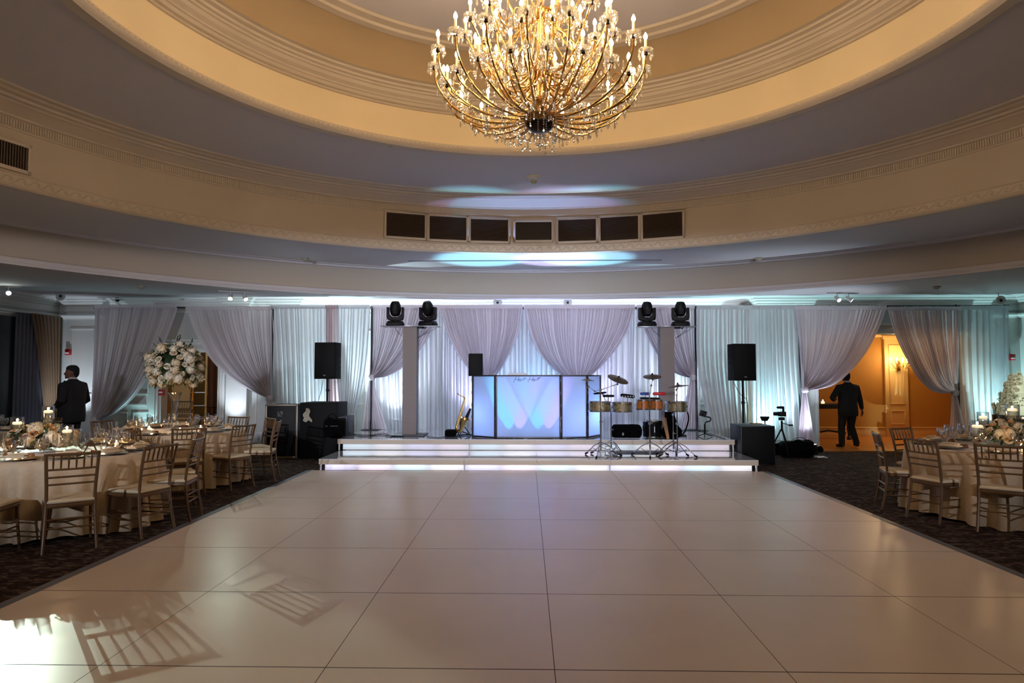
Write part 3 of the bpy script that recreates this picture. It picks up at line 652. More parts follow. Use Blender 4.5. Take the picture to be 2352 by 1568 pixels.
for x, y, z, lab in ((701, 592, ZB, 'small white detector on the lower soffit left of the stage'), (1742, 592, ZB, 'small white detector on the lower soffit right of the stage'), (325, 657, CH, 'small beige detector on the low ceiling above the left drapes'), (2151, 657, CH, 'small beige detector on the low ceiling above the right drapes')):
    P = on(x, y, z); m = MB(); m.lathe([(0, 0), (.075, 0), (.075, -.02), (.045, -.04), (.035, -.06), (0, -.06)], P, 18); tag(m.build('detector', mat('beige_plastic', C(170, 160, 140), .5)), lab, 'detector')
for x, y, lab, Y in ((140, 680, 'round white spotlight lamp hanging at the left corner of the cornice', 13.6), (1143, 695, 'round white lamp above the drapes left of the centre', 14.8), (1304, 695, 'round white lamp above the drapes right of the centre', 14.8), (2298, 690, 'round white lamp hanging at the right corner of the cornice', 13.7)):
    P = at(x, y, Y); t = thing('round_wall_speaker', lab.replace('spotlight lamp', 'speaker').replace('lamp', 'speaker'), 'speaker', P)
    m = MB(); m.lathe([(0, -.03), (.04, -.03), (.095, .0), (.10, .02), (.085, .03), (.06, .015), (0, .01)], (0, 0, 0), 24, M=RX(PI/2)); m.build('bezel', M_white, t)
    m = MB(); m.lathe([(0, .02), (.03, .018), (.03, .022)], (0, -.0, 0), 16, M=RX(PI/2)); m.ball((0, -.02, 0), .025, 10, 6); m.build('cone', M_metalgrey, t)
    m = MB(); m.tube([(0, .02, .0), (0, .05, .07), (0, .05, CH-P.z)], .008, 6); m.build('bracket', M_white, t)
# security dome camera
P = at(270, 688, 14.1); t = thing('dome_camera', 'small dark dome security camera above the left drape', 'camera', P); m = MB(); m.cyl((0, 0, 0), .06, .03, 16); m.build('base', M_white, t); m = MB(); m.ball((0, 0, 0), .045, 14, 8); m.build('dome', M_black, t)
# track spot lights
def track(label, px, py, heads, rot=0., L=.7, bar=True, Y=None):
    P = on(px, py, CH); t = thing('track_light', label, 'spotlight', (P.x, P.y, CH), rot)
    m = MB(); m.box((0, 0, -.012), (L, .035, .024)); m.build('track_bar', M_white, t, bevel=.003)
    for hx, d, col, e, aim, sp in heads:
        m = MB(); m.tube([(hx, 0, -.02), (hx, 0, -.09)], .008, 8); q = Vector(d).normalized().to_track_quat('Z', 'Y').to_matrix().to_4x4()
        m.lathe([(0, -.07), (.028, -.07), (.034, -.03), (.045, .06), (.048, .07), (.04, .07), (.035, .055)], (hx, 0, -.12), 16, M=q); h = m.build('spot_head', M_white, t)
        m = MB(); m.disc(Vector((hx, 0, -.12))+(q @ Vector((0, 0, .058))), .036, 16, M=q); m.build('lens', emat('spot_lens', (.9, 1, .92, 1), 40), h)
        if e:
            l = lamp('spot_beam', 'SPOT', Vector((hx, 0, -.12))+(q @ Vector((0, 0, .085))), e, col, .009, spot=sp, blend=.35)
            l.rotation_euler = Vector(d).to_track_quat('-Z', 'Y').to_euler(); l.parent = t
    return t
WG = (.80, 1., .84)
P = on(15, 657, CH); d1 = Vector((-4.3, 5.9, .4))-P; d2 = Vector((-2.6, 4.2, 0))-P
track('dazzling twin track spotlight on the low ceiling at the far left', 8, 657, [(-.12, Vector((-5.0, 7.2, .85))-P, WG, 260, None, 16), (.1, Vector((-2.75, 4.05, 0))-P, WG, SPOT1, None, 15.5)])
track('twin track spotlight above the drapes left of the stage', 545, 668, [(-.12, (-.2, -1, -1), WG, 25, None, 60), (.14, (.4, -1, -1), WG, 25, None, 60)], .5)
P = on(1935, 672, CH); track('twin track spotlight above the wide right opening', 1935, 672, [(-.12, (.1, -1, -.8), WG, 25, None, 60), (.14, Vector((8.9, 11.6, .9))-P, WG, 350, None, 25)], .2)
# strobes / alarm boxes
for x, y, Y, lab in ((155, 808, 14.22, 'red fire alarm strobe on the pilaster behind the standing man'), (370, 901, 14.33, 'red fire alarm pull box on the wall left of the doorway'), (2326, 820, 14.33, 'red fire alarm strobe at the far right of the room')):
    P = at(x, y, Y); t = thing('fire_alarm', lab, 'fire alarm', P); m = MB(); m.box((0, .02, 0), (.12, .05, .13)); m.build('housing', mat('alarm_red', C(170, 25, 30), .4), t, bevel=.008)
    m = MB(); m.box((0, -.015, .005 if x == 370 else -.02), (.075, .03, .035)); m.build('strobe_lens' if x != 370 else 'pull_handle', M_white, t, bevel=.006)
# sconce in the hall
P = at(2066, 832, 17.2); t = thing('wall_sconce', 'gold wall sconce with lit candle bulbs on the hall pilaster', 'wall lamp', P)
m = MB(); m.box((0, .06, -.05), (.09, .03, .3))
tips = [(-.24, -.05), (-.13, -.12), (0, -.15), (.13, -.12), (.24, -.05)]
for x, y in tips: m.tube(bez([(0, .04, -.05), (x*.5, y, -.16), (x, y, -.02)], 6), .008, 6); m.cyl((x, y, -.03), .03, .01, 12)
m.build('arms', M_gold, t)
for x, y in tips:
    m = MB(); m.cyl((x, y, -.02), .012, .08, 8); cnd = m.build('candle', M_candle, t); m = MB(); m.ball((x, y, .085), (.016, .016, .03), 10, 8); m.build('bulb', emat('sconce_bulb', (1, .7, .32, 1), 60), cnd)
m = MB(); rn = random.Random(5)
for k in range(24): a = rn.uniform(0, PI); crystal_mesh(m, (.25*math.cos(a)*rn.uniform(.3, 1), -.12*math.sin(a), -.05-rn.uniform(0, .08)), .05, .009)
m.build('crystal_drops', M_crystal, t)
# ================================================================ chiavari chair
def make_chair():
    t = thing('chiavari_chair', 'x', 'chair', (0, 0, 0))     # origin between the rear feet, faces +y, back at y = 0
    W, D, SH, H = .40, .40, .44, .885
    def post(s):
        return bez([(s*.205, -.055, 0), (s*.195, -.015, .18), (s*.186, .012, .40), (s*.186, .005, .55), (s*.195, -.03, .75), (s*.20, -.062, H)], 5)
    for s in (-1, 1):
        m = MB(); m.tube(post(s), .0145, 8); m.build('rear_leg', M_chair, t)
        m = MB(); m.tube([(s*.195, D+.0, 0), (s*.188, D-.02, .22), (s*.185, D-.03, .41)], [.011, .014, .015], 8); m.build('front_leg', M_chair, t)
    m = MB(); m.box((0, .20, .405), (.395, .40, .042)); m.build('seat_frame', M_chair, t, bevel=.015)
    m = MB(); m.grid(lambda u, v: (0, 0, 0), 1, 1); m = MB(); m.box((0, .20, .443), (.40, .40, .036)); m.build('seat_cushion', M_ivory, t, bevel=.017, seg=4)
    def yat(z): return .005-.067*max(0, (z-.55)/.335)**1.0 if z > .5 else .008
    m = MB()
    m.tube(bez([(-.20, yat(.875), .872), (0, yat(.875)-.012, .868), (.20, yat(.875), .872)], 4), .0125, 8)
    m.tube([(-.195, yat(.735), .735), (0, yat(.735)-.008, .733), (.195, yat(.735), .735)], .0095, 8)
    m.build('top_rail', M_chair, t)
    for z in (.665, .60): 
        m = MB(); m.tube([(-.19, yat(z), z), (0, yat(z)-.006, z), (.19, yat(z), z)], .009, 8); m.build('cross_rail', M_chair, t)
    for k in range(6):
        x = -.145+.058*k; m = MB(); m.tube([(x, yat(.735)-.004, .735), (x, yat(.80)-.006, .80), (x, yat(.87)-.010, .87)], [.007, .0095, .007], 6); m.build('spindle', M_chair, t)
    m = MB()
    for z in (.17, .25):
        for s in (-1, 1): m.tube([(s*.196, -.012, z), (s*.19, D-.015, z)], .0075, 6)
    m.tube([(-.19, D-.016, .21), (.19, D-.016, .21)], .0075, 6); m.tube([(-.19, -.008, .21), (.19, -.008, .21)], .0075, 6); m.tube([(-.19, -.006, .29), (.19, -.006, .29)], .0075, 6)
    m.build('stretcher', M_chair, t)
    return t
chair0 = make_chair(); used = []
def chair(x, y, face, label, group, z=0, tilt=None):
    # face: direction (radians) the sitter looks
    if not used: o = chair0
    else: o = copy_tree(chair0)
    used.append(o); o.location = (x, y, z); o.rotation_euler = ((tilt or 0), 0, face-PI/2); tag(o, label, 'chair', group); return o
# ================================================================ round tables
M_cloth = mat('champagne_tablecloth', C(184, 162, 132), .62, noise=.12, nscale=28, bump=.35, bscale=45, sheen=.3)
def tablecloth(r, zt, seed, fold=.07, lab='', n=240, loc=(0, 0)):
    rn = random.Random(seed); ph = [rn.uniform(0, 6.28) for _ in range(6)]; nf = rn.choice([23, 25, 27])
    m = MB(); prof = [(0, 0), (r*.5, 0), (r-.01, 0), (r, -.008)]+[(None, t/14) for t in range(1, 15)]
    def f(u, v):
        k = v*(len(prof)-1); i = min(len(prof)-1, int(round(k))); a = 2*PI*u; p = prof[i]
        if p[0] is not None: return (p[0]*math.cos(a), p[0]*math.sin(a), zt+p[1])
        t = p[1]; s = math.sin(nf*a+1.2*math.sin(2*a+ph[0])+ph[1]); s = math.copysign(abs(s)**.7, s)
        rr = r+.012+.03*t+fold*t**.7*(s*.75+.35*math.sin(31*a+ph[2]))+.03*t*math.sin(3*a+ph[3])
        z = zt-.012-(zt-.035)*t-(.02*math.sin(5*a+ph[4]) if t == 1 else 0)
        return (rr*math.cos(a), rr*math.sin(a), z)
    m.grid(f, n, len(prof)-1); o = m.build('tablecloth', M_cloth, smooth=70); o.location = (loc[0], loc[1], 0); return o
ZT = .762
def table(cx_, cy_, r, seed, where):
    t = thing('round_table', 'round banquet table under a champagne cloth, '+where, 'table', (cx_, cy_, 0), 0)
    m = MB(); m.cyl((0, 0, .728), r-.01, .028, 64); m.build('tabletop', M_wood, t)
    for k in range(4):
        a = PI/4+k*PI/2; m = MB(); m.tube([(.6*math.cos(a)*r, .6*math.sin(a)*r, 0), (.5*r*math.cos(a), .5*r*math.sin(a), .73)], .016, 8); m.build('leg', M_metalgrey, t)
    o = tablecloth(r, ZT-.001, seed, loc=(cx_, cy_)); tag(o, 'champagne patterned tablecloth draped over the round table '+where, 'tablecloth')
    return t
# place setting prototypes (origin at table height)
M_charger = mat('charger_bronze', C(120, 96, 66), .25, .7); M_nap = mat('napkin_cream', C(214, 192, 160), .85, bump=.3, bscale=120)
M_card = mat('card_brown', C(100, 60, 36), .7)
def mk(name, builder, mt, smooth=35, bevel=0):
    m = MB(); builder(m); o = m.build(name, mt, smooth=smooth, bevel=bevel); COL.objects.unlink(o); return o
P_charger = mk('charger_plate', lambda m: m.lathe([(0, .004), (.11, .004), (.13, .010), (.165, .016), (.166, .019), (.13, .014), (.10, .008), (0, .008)], (0, 0, 0), 36), M_charger)
def _nap(m):
    m.box((0, 0, .024), (.20, .115, .012)); m.box((-.015, .004, .037), (.17, .10, .012)); m.tube([(-.09, .0, .05), (0, .005, .054), (.09, -.004, .05)], .016, 8, flat=.6)
P_nap = mk('folded_napkin', _nap, M_nap, bevel=.006)
P_card = mk('place_card', lambda m: m.prism([(-.035, -.03, 0), (-.035, .03, 0), (-.035, .0, .042)], (.07, 0, 0)), M_card)
def goblet(h, rb, hb, base=.035):
    return lambda m: m.lathe([(0, .003), (base, .002), (base, .004), (.006, .010), (.0035, .02), (.0035, h-hb-.008), (.012, h-hb), (rb*.8, h-hb*.72), (rb, h-hb*.4), (rb*.88, h), (rb*.86, h), (rb*.97, h-hb*.4), (rb*.76, h-hb*.7), (.008, h-hb+.006), (0, h-hb+.005)], (0, 0, 0), 22)
P_wine = mk('wine_glass', goblet(.20, .040, .10), M_glass, 50); P_water = mk('water_goblet', goblet(.175, .046, .10), M_glass, 50); P_flute = mk('champagne_flute', goblet(.225, .026, .15, .03), M_glass, 50)
M_water = glass('water_in_glass', (.96, .97, .93, 1), .2, .02)
P_wfill = mk('water', lambda m: m.lathe([(0, .080), (.012, .082), (.034, .103), (.0425, .13), (0, .13)], (0, 0, 0), 20), M_water)
def _fork(m): m.box((0, -.03, .004), (.008, .13, .003)); m.box((0, .055, .005), (.02, .05, .003))
def _knife(m): m.box((0, -.045, .004), (.010, .10, .005)); m.box((0, .045, .004), (.016, .11, .002))
P_fork = mk('fork', _fork, M_chrome); P_knife = mk('knife', _knife, M_chrome)
def put(proto, x, y, z, rz, label, cat, group):
    o = proto.copy(); COL.objects.link(o); o.location = (x, y, z); o.rotation_euler = (0, 0, rz); return tag(o, label, cat, group)
def settings(cx_, cy_, r, a0, n, tn, full=True, skip=(), rng=1):
    rn = random.Random(rng)
    for k in range(n):
        if k in skip: continue
        a = a0+2*PI*k/n; u = Vector((math.cos(a), math.sin(a))); v = Vector((-u.y, u.x)); c = Vector((cx_, cy_))
        def pos(rad, s): q = c+u*rad+v*s; return q.x, q.y
        x, y = pos(r-.19, 0); put(P_charger, x, y, ZT, a, 'round bronze charger plate on the '+tn, 'plate', 'charger plates on the '+tn)
        put(P_nap, x, y, ZT+.008, a+PI/2+rn.uniform(-.2, .2), 'folded cream napkin lying on a charger on the '+tn, 'napkin', 'napkins on the '+tn)
        x, y = pos(r-.40, -.02+rn.uniform(-.02, .02)); put(P_card, x, y, ZT, a+PI/2+rn.uniform(-.3, .3), 'small brown tent place card on the '+tn, 'place card', 'place cards on the '+tn)
        x, y = pos(r-.36, .135); w = put(P_water, x, y, ZT, 0, 'stemmed water goblet on the '+tn, 'glass', 'water goblets on the '+tn)
        f = P_wfill.copy(); COL.objects.link(f); f.parent = w
        x, y = pos(r-.43, .10); put(P_wine, x+rn.uniform(-.01, .01), y, ZT, 0, 'tall stemmed wine glass on the '+tn, 'glass', 'wine glasses on the '+tn)
        x, y = pos(r-.45, .19); put(P_flute, x, y, ZT, 0, 'slender champagne flute on the '+tn, 'glass', 'champagne flutes on the '+tn)
        if full:
            x, y = pos(r-.16, -.20); put(P_fork, x, y, ZT, a+PI/2, 'silver fork beside a charger on the '+tn, 'fork', 'forks on the '+tn)
            x, y = pos(r-.16, .20); put(P_knife, x, y, ZT, a+PI/2, 'silver knife beside a charger on the '+tn, 'knife', 'knives on the '+tn)
# candles
M_wax = emat('lit_wax', C(250, 225, 180), .6); M_flame = emat('flame', (1, .55, .18, 1), 60)
def votive(x, y, label, group, e=.35):
    t = thing('votive_candle', label, 'candle', (x, y, ZT), 0, group)
    m = MB(); m.lathe([(0, .002), (.028, .002), (.033, .07), (.031, .07), (.026, .006), (0, .006)], (0, 0, 0), 18); m.build('glass_cup', M_glass, t)
    m = MB(); m.cyl((0, 0, .007), .024, .026, 16); m.build('wax', M_wax, t)
    m = MB(); m.lathe([(0, .034), (.005, .042), (.003, .052), (0, .060)], (0, 0, 0), 8); m.build('flame', M_flame, t)
    l = lamp('candle_glow', 'POINT', (0, 0, .055), e*CANDLE, (1, .6, .28), .01); l.parent = t
def floater(x, y, ztop, r, label, stem=True, e=.6):
    # footed glass cylinder with a floating candle; ztop = rim height
    t = thing('floating_candle_vase', label, 'candle holder', (x, y, ZT)); H = ztop-ZT; hb = .20 if H > .26 else H*.75
    m = MB(); m.lathe([(0, .003), (.05, .002), (.05, .005), (.008, .014), (.006, H-hb-.02), (.02, H-hb-.005), (r*.8, H-hb+.02), (r, H-hb+.06), (r, H), (r-.003, H), (r-.003, H-hb+.062), (r*.78, H-hb+.025), (0, H-hb+.004)], (0, 0, 0), 28); m.build('glass_body', M_glass, t, smooth=50)
    m = MB(); m.lathe([(0, H-hb+.01), (r*.76, H-hb+.03), (r-.006, H-hb+.065), (r-.006, H-.075), (0, H-.075)], (0, 0, 0), 24); m.build('water', M_water, t)
    m = MB(); m.lathe([(0, H-.082), (r*.62, H-.08), (r*.74, H-.065), (r*.6, H-.052), (0, H-.052)], (0, 0, 0), 20); m.build('floating_candle', M_wax, t)
    m = MB(); m.lathe([(0, H-.052), (.0045, H-.048), (.0055, H-.042), (.004, H-.034), (.0015, H-.026), (0, H-.022)], (0, 0, 0), 8); m.build('flame', M_flame, t)
    l = lamp('candle_glow', 'POINT', (0, 0, H-.03), e*CANDLE, (1, .62, .3), .01); l.parent = t
# flowers
M_rose = [mat('rose_ivory', C(218, 202, 172), .7), mat('rose_peach', C(222, 176, 130), .7), mat('rose_white', C(222, 214, 192), .7)]
M_leaf = mat('leaf_green', C(62, 92, 44), .55, noise=.3, nscale=9); M_leafd = mat('leaf_dark', C(30, 48, 28), .55, noise=.3, nscale=9)
def rose_proto(name, mt, seed, R=.05):
    rn = random.Random(seed); m = MB()
    for ring, (n, rr, tilt, hh) in enumerate([(3, .22, .15, 1.0), (4, .42, .35, .95), (5, .66, .65, .85), (6, .9, 1.0, .62)]):
        for k in range(n):
            a = 2*PI*k/n+ring*.6+rn.uniform(-.15, .15); M = RZ(a)
            def f(u, v, rr=rr, tilt=tilt, hh=hh, n=n):
                w_ = (u-.5)*2*(PI/n*1.25); rad = R*rr*(.35+.65*v**.6)+R*.16*v*v*tilt; z = R*hh*(v**.8)*(1-.18*(2*u-1)**2)-R*.35*tilt*v*v
                return M @ Vector((rad*math.cos(w_), rad*math.sin(w_), z))
            m.grid(f, 5, 4)
    m.ball((0, 0, R*.15), R*.35, 8, 5)
    o = m.build(name, mt, smooth=180); COL.objects.unlink(o); return o
def hyd_proto(name, mt, seed, R=.075):
    rn = random.Random(seed); m = MB()
    for k in range(90):
        d = Vector((rn.gauss(0, 1), rn.gauss(0, 1), rn.gauss(0, 1)+.5)).normalized(); c = d*R*rn.uniform(.85, 1.05); q = d.to_track_quat('Z', 'Y').to_matrix().to_4x4() @ RZ(rn.uniform(0, 1.5))
        for j in range(4):
            a = j*PI/2; p = [(0, 0, 0), (.012*math.cos(a-.5), .012*math.sin(a-.5), .004), (.018*math.cos(a), .018*math.sin(a), .001), (.012*math.cos(a+.5), .012*math.sin(a+.5), .004)]
            m.add([c+(q @ Vector(v)) for v in p], [(0, 1, 2, 3)])
    m.ball((0, 0, 0), R*.82, 12, 8)
    o = m.build(name, mt, smooth=60); COL.objects.unlink(o); return o
ROSES = [rose_proto('rose', M_rose[i % 3], i) for i in range(3)]; HYD = [hyd_proto('hydrangea', M_rose[2], 5), hyd_proto('hydrangea', M_rose[0], 6)]
def leaf(m, p, d, L, w_, rn, droop=.3):
    d = Vector(d).normalized(); s = d.cross(Vector((rn.uniform(-.4, .4), rn.uniform(-.4, .4), 1))).normalized(); up = s.cross(d); p = Vector(p); row = []
    for t, ww in ((0, .15), (.3, .9), (.6, 1), (.85, .55), (1, .02)):
        c = p+d*L*t-Vector((0, 0, 1))*droop*L*t*t; row += [c-s*w_*ww/2+up*w_*.12*ww, c, c+s*w_*ww/2+up*w_*.12*ww]
    m.add(row, [(3*i+j, 3*i+j+1, 3*i+j+4, 3*i+j+3) for i in range(4) for j in range(2)])
def bouquet(name, label, c, rad, flowers, nleaf, seed, twigs=0, flat=1., hyd=.4, leafL=.07, peach=0, lo=-1.):
    rn = random.Random(seed); t = thing(name, label, 'flowers', c); n = flowers; placed = 0; i = 0; core = MB(); core.ball((0, 0, 0), (rad[0]*.78, rad[1]*.78, rad[2]*.75), 16, 10); core.build('leafy_core', M_leafd, t)
    g = PI*(3-5**.5)
    for k in range(n):
        z = 1-(k+.5)/n*(1-lo); z += rn.uniform(-.05, .05); z = max(-1, min(1, z)); q = math.sqrt(1-z*z); a = k*g+rn.uniform(-.2, .2)
        d = Vector((q*math.cos(a), q*math.sin(a), z)); p = Vector((d.x*rad[0], d.y*rad[1], d.z*rad[2]))*rn.uniform(.86, 1.0)
        pr = rn.choice(HYD) if rn.random() < hyd else ROSES[1 if rn.random() < peach else rn.choice([0, 2])]
        o = pr.copy(); COL.objects.link(o); o.parent = t; o.location = p; s = rn.uniform(.75, 1.12); o.scale = (s, s, s)
        o.rotation_euler = (Vector((d.x, d.y, d.z+.25))).to_track_quat('Z', 'Y').to_euler()
    m = MB(); m2 = MB()
    for k in range(nleaf):
        d = Vector((rn.gauss(0, 1), rn.gauss(0, 1), rn.gauss(0, .8))); d.normalize()
        if d.z < lo: d.z = -d.z
        p = Vector((d.x*rad[0], d.y*rad[1], d.z*rad[2]))*rn.uniform(.75, 1.0); leaf(m if rn.random() < .5 else m2, p, d+Vector((rn.uniform(-.6, .6), rn.uniform(-.6, .6), rn.uniform(-.3, .5))), leafL*rn.uniform(.7, 1.6), leafL*.4, rn)
    m.build('foliage', M_leaf, t, smooth=60); m2.build('dark_foliage', M_leafd, t, smooth=60)
    for k in range(twigs):
        a = rn.uniform(0, 6.28) if k > 2 else (2.6, 1.6, .7)[k]; d = Vector((math.cos(a), math.sin(a)*.3, rn.uniform(.3, 1.1) if k > 2 else (.9, 2.2, 1.5)[k])).normalized(); tw = MB(); p = Vector((d.x*rad[0], d.y*rad[1], d.z*rad[2]))*.8; L = rn.uniform(.14, .24)
        tw.tube([p, p+d*L], .004, 5)
        for j in range(7): leaf(tw, p+d*L*(.4+.1*j), d+Vector((rn.uniform(-.6, .6), rn.uniform(-.6, .6), 0)), .05, .02, rn)
        tw.build('sprig', M_leafd, t, smooth=60)
    return t
# ---------------- tables
T1, T2, T3, T4, T5 = (-5.0, 7.1), (-5.2, 9.8), (-8.35, 9.7), (5.5, 7.8), (8.60, 11.9)
table(T1[0], T1[1], .95, 1, 'nearest on the left'); table(T2[0], T2[1], .95, 2, 'second on the left with the tall flowers')
table(T3[0], T3[1], .9, 3, 'at the far left edge'); table(T4[0], T4[1], 1.0, 4, 'nearest on the right')
settings(T1[0], T1[1], .95, math.radians(-52), 12, 'nearest left table', rng=1); settings(T2[0], T2[1], .95, math.radians(-23), 11, 'left table with the tall flowers', rng=2)
settings(T3[0], T3[1], .9, -.6, 10, 'far left table', full=False, skip=(2, 3, 4, 5), rng=3); settings(T4[0], T4[1], 1.0, math.radians(-128), 10, 'nearest right table', rng=4)
def ch_at(Tc, deg, d, label, grp, twist=0, sh=(0, 0)):
    a = math.radians(deg); x, y = Tc[0]+d*math.cos(a)+sh[0], Tc[1]+d*math.sin(a)+sh[1]
    chair(x, y, a+PI+math.radians(twist), label, grp)
G1, G2, G3, G4 = 'chairs at the nearest left table', 'chairs at the left table with the tall flowers', 'chairs at the far left table', 'chairs at the nearest right table'
chair(-4.99, 5.80, math.radians(8), 'bronze chair at the bottom left edge, only its seat and legs in view', G1)
ch_at(T1, -51.5, 1.40, 'bronze chair seen from behind, nearest on the left, at the front table', G1)
ch_at(T1, -20, 1.38, 'bronze chair second from the front of the nearest left table', G1, 4)
ch_at(T1, 10, 1.33, 'bronze chair beside the dance floor, third around the nearest left table', G1)
ch_at(T1, 38, 1.32, 'bronze chair fourth around the nearest left table, partly hidden', G1)
ch_at(T1, 100, 1.3, 'dark chair back behind the nearest left table, beside the standing man', G1)
ch_at(T2, -55, 1.26, 'bronze chair with its back to us at the front of the tall flower table', G2)
ch_at(T2, -88, 1.28, 'bronze chair back between the two left tables', G2)
ch_at(T2, -23, 1.30, 'bronze chair beside the dance floor at the tall flower table', G2)
ch_at(T2, 11, 1.40, 'bronze chair right of the tall flower table, its seat facing left', G2)
ch_at(T2, 42, 1.36, 'bronze chair furthest right around the tall flower table', G2)
ch_at(T2, 75, 1.32, 'bronze chair behind the tall flower table, in front of the lit pilaster', G2)
ch_at(T2, 100, 1.3, 'bronze chair behind the tall flower table, under the bouquet', G2)
ch_at(T2, 166, 1.3, 'dark bronze chair at the left side of the tall flower table', G2)
ch_at(T3, 10, 1.2, 'dark bronze chair right of the far left table', G3)
ch_at(T3, 60, 1.2, 'dark bronze chair behind the far left table', G3)
ch_at(T4, -128, 1.24, 'bronze chair seen from behind, nearest on the right', G4)
ch_at(T4, 198, 1.22, 'bronze chair left of the nearest right table, second from the front', G4)
ch_at(T4, 163, 1.28, 'bronze chair seen side on, nearest the dance floor on the right', G4)
ch_at(T4, 115, 1.24, 'bronze chair behind the nearest right table, in front of the opening', G4)
chair(-7.0, 13.4, math.radians(-100), 'lower chair of the pair stacked by the left doorway', 'chairs stacked by the doorway'); chair(-6.98, 13.36, math.radians(-100), 'upper chair of the pair stacked by the left doorway', 'chairs stacked by the doorway', z=.17)
# nearest left table decor
def tp(px, z, Y): return at(px, 900, Y).x
bouquet('flower_arrangement', 'low arrangement of ivory and peach roses on the nearest left table', (-5.22, 7.1, ZT+.13), (.33, .28, .13), 34, 170, 11, hyd=.25, peach=.7, lo=-.35, leafL=.06)
floater(at(40, 960, 7.05).x, 7.05, 1.13, .062, 'footed glass with floating candle, leftmost on the nearest left table'); floater(at(111, 940, 7.3).x, 7.3, 1.24, .062, 'tallest footed glass with floating candle on the nearest left table')
floater(at(154, 980, 6.75).x, 6.75, 1.07, .060, 'shortest footed glass with floating candle on the nearest left table')
for x, y in ((-5.0, 6.45), (-4.45, 6.95), (-5.55, 6.7), (-4.75, 7.65)): votive(x, y, 'small glass votive candle on the nearest left table', 'votives on the nearest left table')
t = thing('menu_frame', 'dark wooden folding easel sign on the nearest left table', 'sign', (-4.52, 6.85, ZT), -1.0)
for s in (-1, 1):
    m = MB(); m.box((0, s*.035, .075), (.012, .01, .16), M=RX(s*.42)); m.box((.1, s*.035, .075), (.012, .01, .16), M=RX(s*.42)); m.build('easel_leg', mat('dark_wood', C(50, 30, 20), .5), t)
m = MB(); m.box((.05, -.033, .08), (.1, .006, .14), M=RX(-.42)); m.build('sign_board', mat('dark_wood', C(50, 30, 20), .5), t)
# tall arrangement
t = thing('trumpet_vase', 'tall clear glass trumpet vase at the middle of the second left table', 'vase', (at(402, 900, T2[1]).x, T2[1], ZT))
m = MB(); m.lathe([(0, .003), (.06, .003), (.065, .008), (.03, .03), (.055, .06), (.065, .10), (.05, .135), (.022, .15), (.03, .22), (.045, .36), (.07, .50), (.10, .56), (.098, .56), (.066, .50), (.041, .36), (.026, .22), (.014, .16), (0, .155)], (0, 0, 0), 32); m.build('glass_body', M_glass, t, smooth=60)
m = MB(); m.lathe([(0, .16), (.013, .165), (.024, .22), (.039, .36), (.052, .44), (0, .44)], (0, 0, 0), 24); m.build('water', M_water, t)
bouquet('tall_bouquet', 'large round bouquet of cream roses and hydrangeas on the tall glass vase', (at(402, 845, T2[1]).x, T2[1], 1.70), (.39, .37, .33), 100, 420, 12, twigs=7, hyd=.35, leafL=.075, lo=-.8)
for k, (x, y) in enumerate(((-5.45, 9.35), (-5.28, 9.3), (-4.95, 9.45), (-4.9, 9.95), (-5.6, 9.8))): votive(x, y, 'small glowing glass votive candle around the tall vase', 'votives around the tall vase')
# far left table: dark bottle and foliage
bouquet('flower_arrangement', 'small pale flower arrangement on the far left table', (-8.1, 9.6, ZT+.08), (.16, .16, .08), 10, 40, 13, lo=-.3)
# right table decor
bouquet('flower_arrangement', 'low arrangement of white and peach roses on the nearest right table', (5.62, 7.75, ZT+.14), (.38, .30, .14), 36, 220, 14, hyd=.2, peach=.45, lo=-.35, leafL=.075)
floater(at(2245, 980, 7.5).x, 7.5, 1.08, .075, 'glass with floating candle, leftmost on the nearest right table'); floater(at(2258, 960, 8.1).x, 8.1, 1.14, .062, 'glass with floating candle behind the roses on the nearest right table')
floater(at(2325, 940, 7.9).x, 7.9, 1.24, .07, 'tallest footed glass with floating candle on the nearest right table')
for x, y in ((5.0, 7.25), (5.75, 7.0), (5.25, 7.2)): votive(x, y, 'small glass votive candle on the nearest right table', 'votives on the nearest right table')
# ---------------- cake table, cake
tc = thing('cake_table', 'small round table with a white cloth under the wedding cake', 'table', (T5[0], T5[1], 0)); m = MB(); m.cyl((0, 0, .72), .55, .03, 40); m.build('tabletop', M_wood, tc); m = MB(); m.tube([(0, 0, .01), (0, 0, .72)], .04, 12); m.cyl((0, 0, 0), .3, .02, 24); m.build('pedestal', M_metalgrey, tc)
o = tablecloth(.56, .755, 9, .03, n=160, loc=(T5[0], T5[1])); o.data.materials[0] = M_white; tag(o, 'white tablecloth hanging over the cake table', 'tablecloth')
ck = thing('wedding_cake', 'tiered white wedding cake with cascading flowers at the far right', 'cake', (T5[0]-.02, T5[1], .756))
M_ice = mat('white_icing', C(236, 236, 215), .5)
m = MB(); m.cyl((0, 0, 0), .36, .13, 40); m.build('cake_stand', mat('dark_mirror', C(60, 45, 35), .2, .6), ck, bevel=.005)
for k, (r, z, h) in enumerate(((.34, .13, .17), (.25, .30, .20), (.175, .50, .20), (.11, .70, .12))): m = MB(); m.cyl((0, 0, z), r, h, 48); m.build('cake_tier', M_ice, ck, bevel=.012, seg=3)
rn = random.Random(4)
for k in range(84):
    s = k/83; a = PI*1.25-.7*s+rn.uniform(-.75, .75)*(1-.5*s); z = .84-.68*s; r = .115 if z > .7 else .18 if z > .5 else .255 if z > .3 else .345; o = ROSES[2].copy(); COL.objects.link(o); o.parent = ck; o.name = 'sugar_flower'; o.location = (r*math.cos(a), r*math.sin(a), z+rn.uniform(-.03, .03)); sc_ = rn.uniform(.5, .95); o.scale = (sc_,)*3; o.rotation_euler = Vector((math.cos(a), math.sin(a), .5)).to_track_quat('Z', 'Y').to_euler()
m = MB()
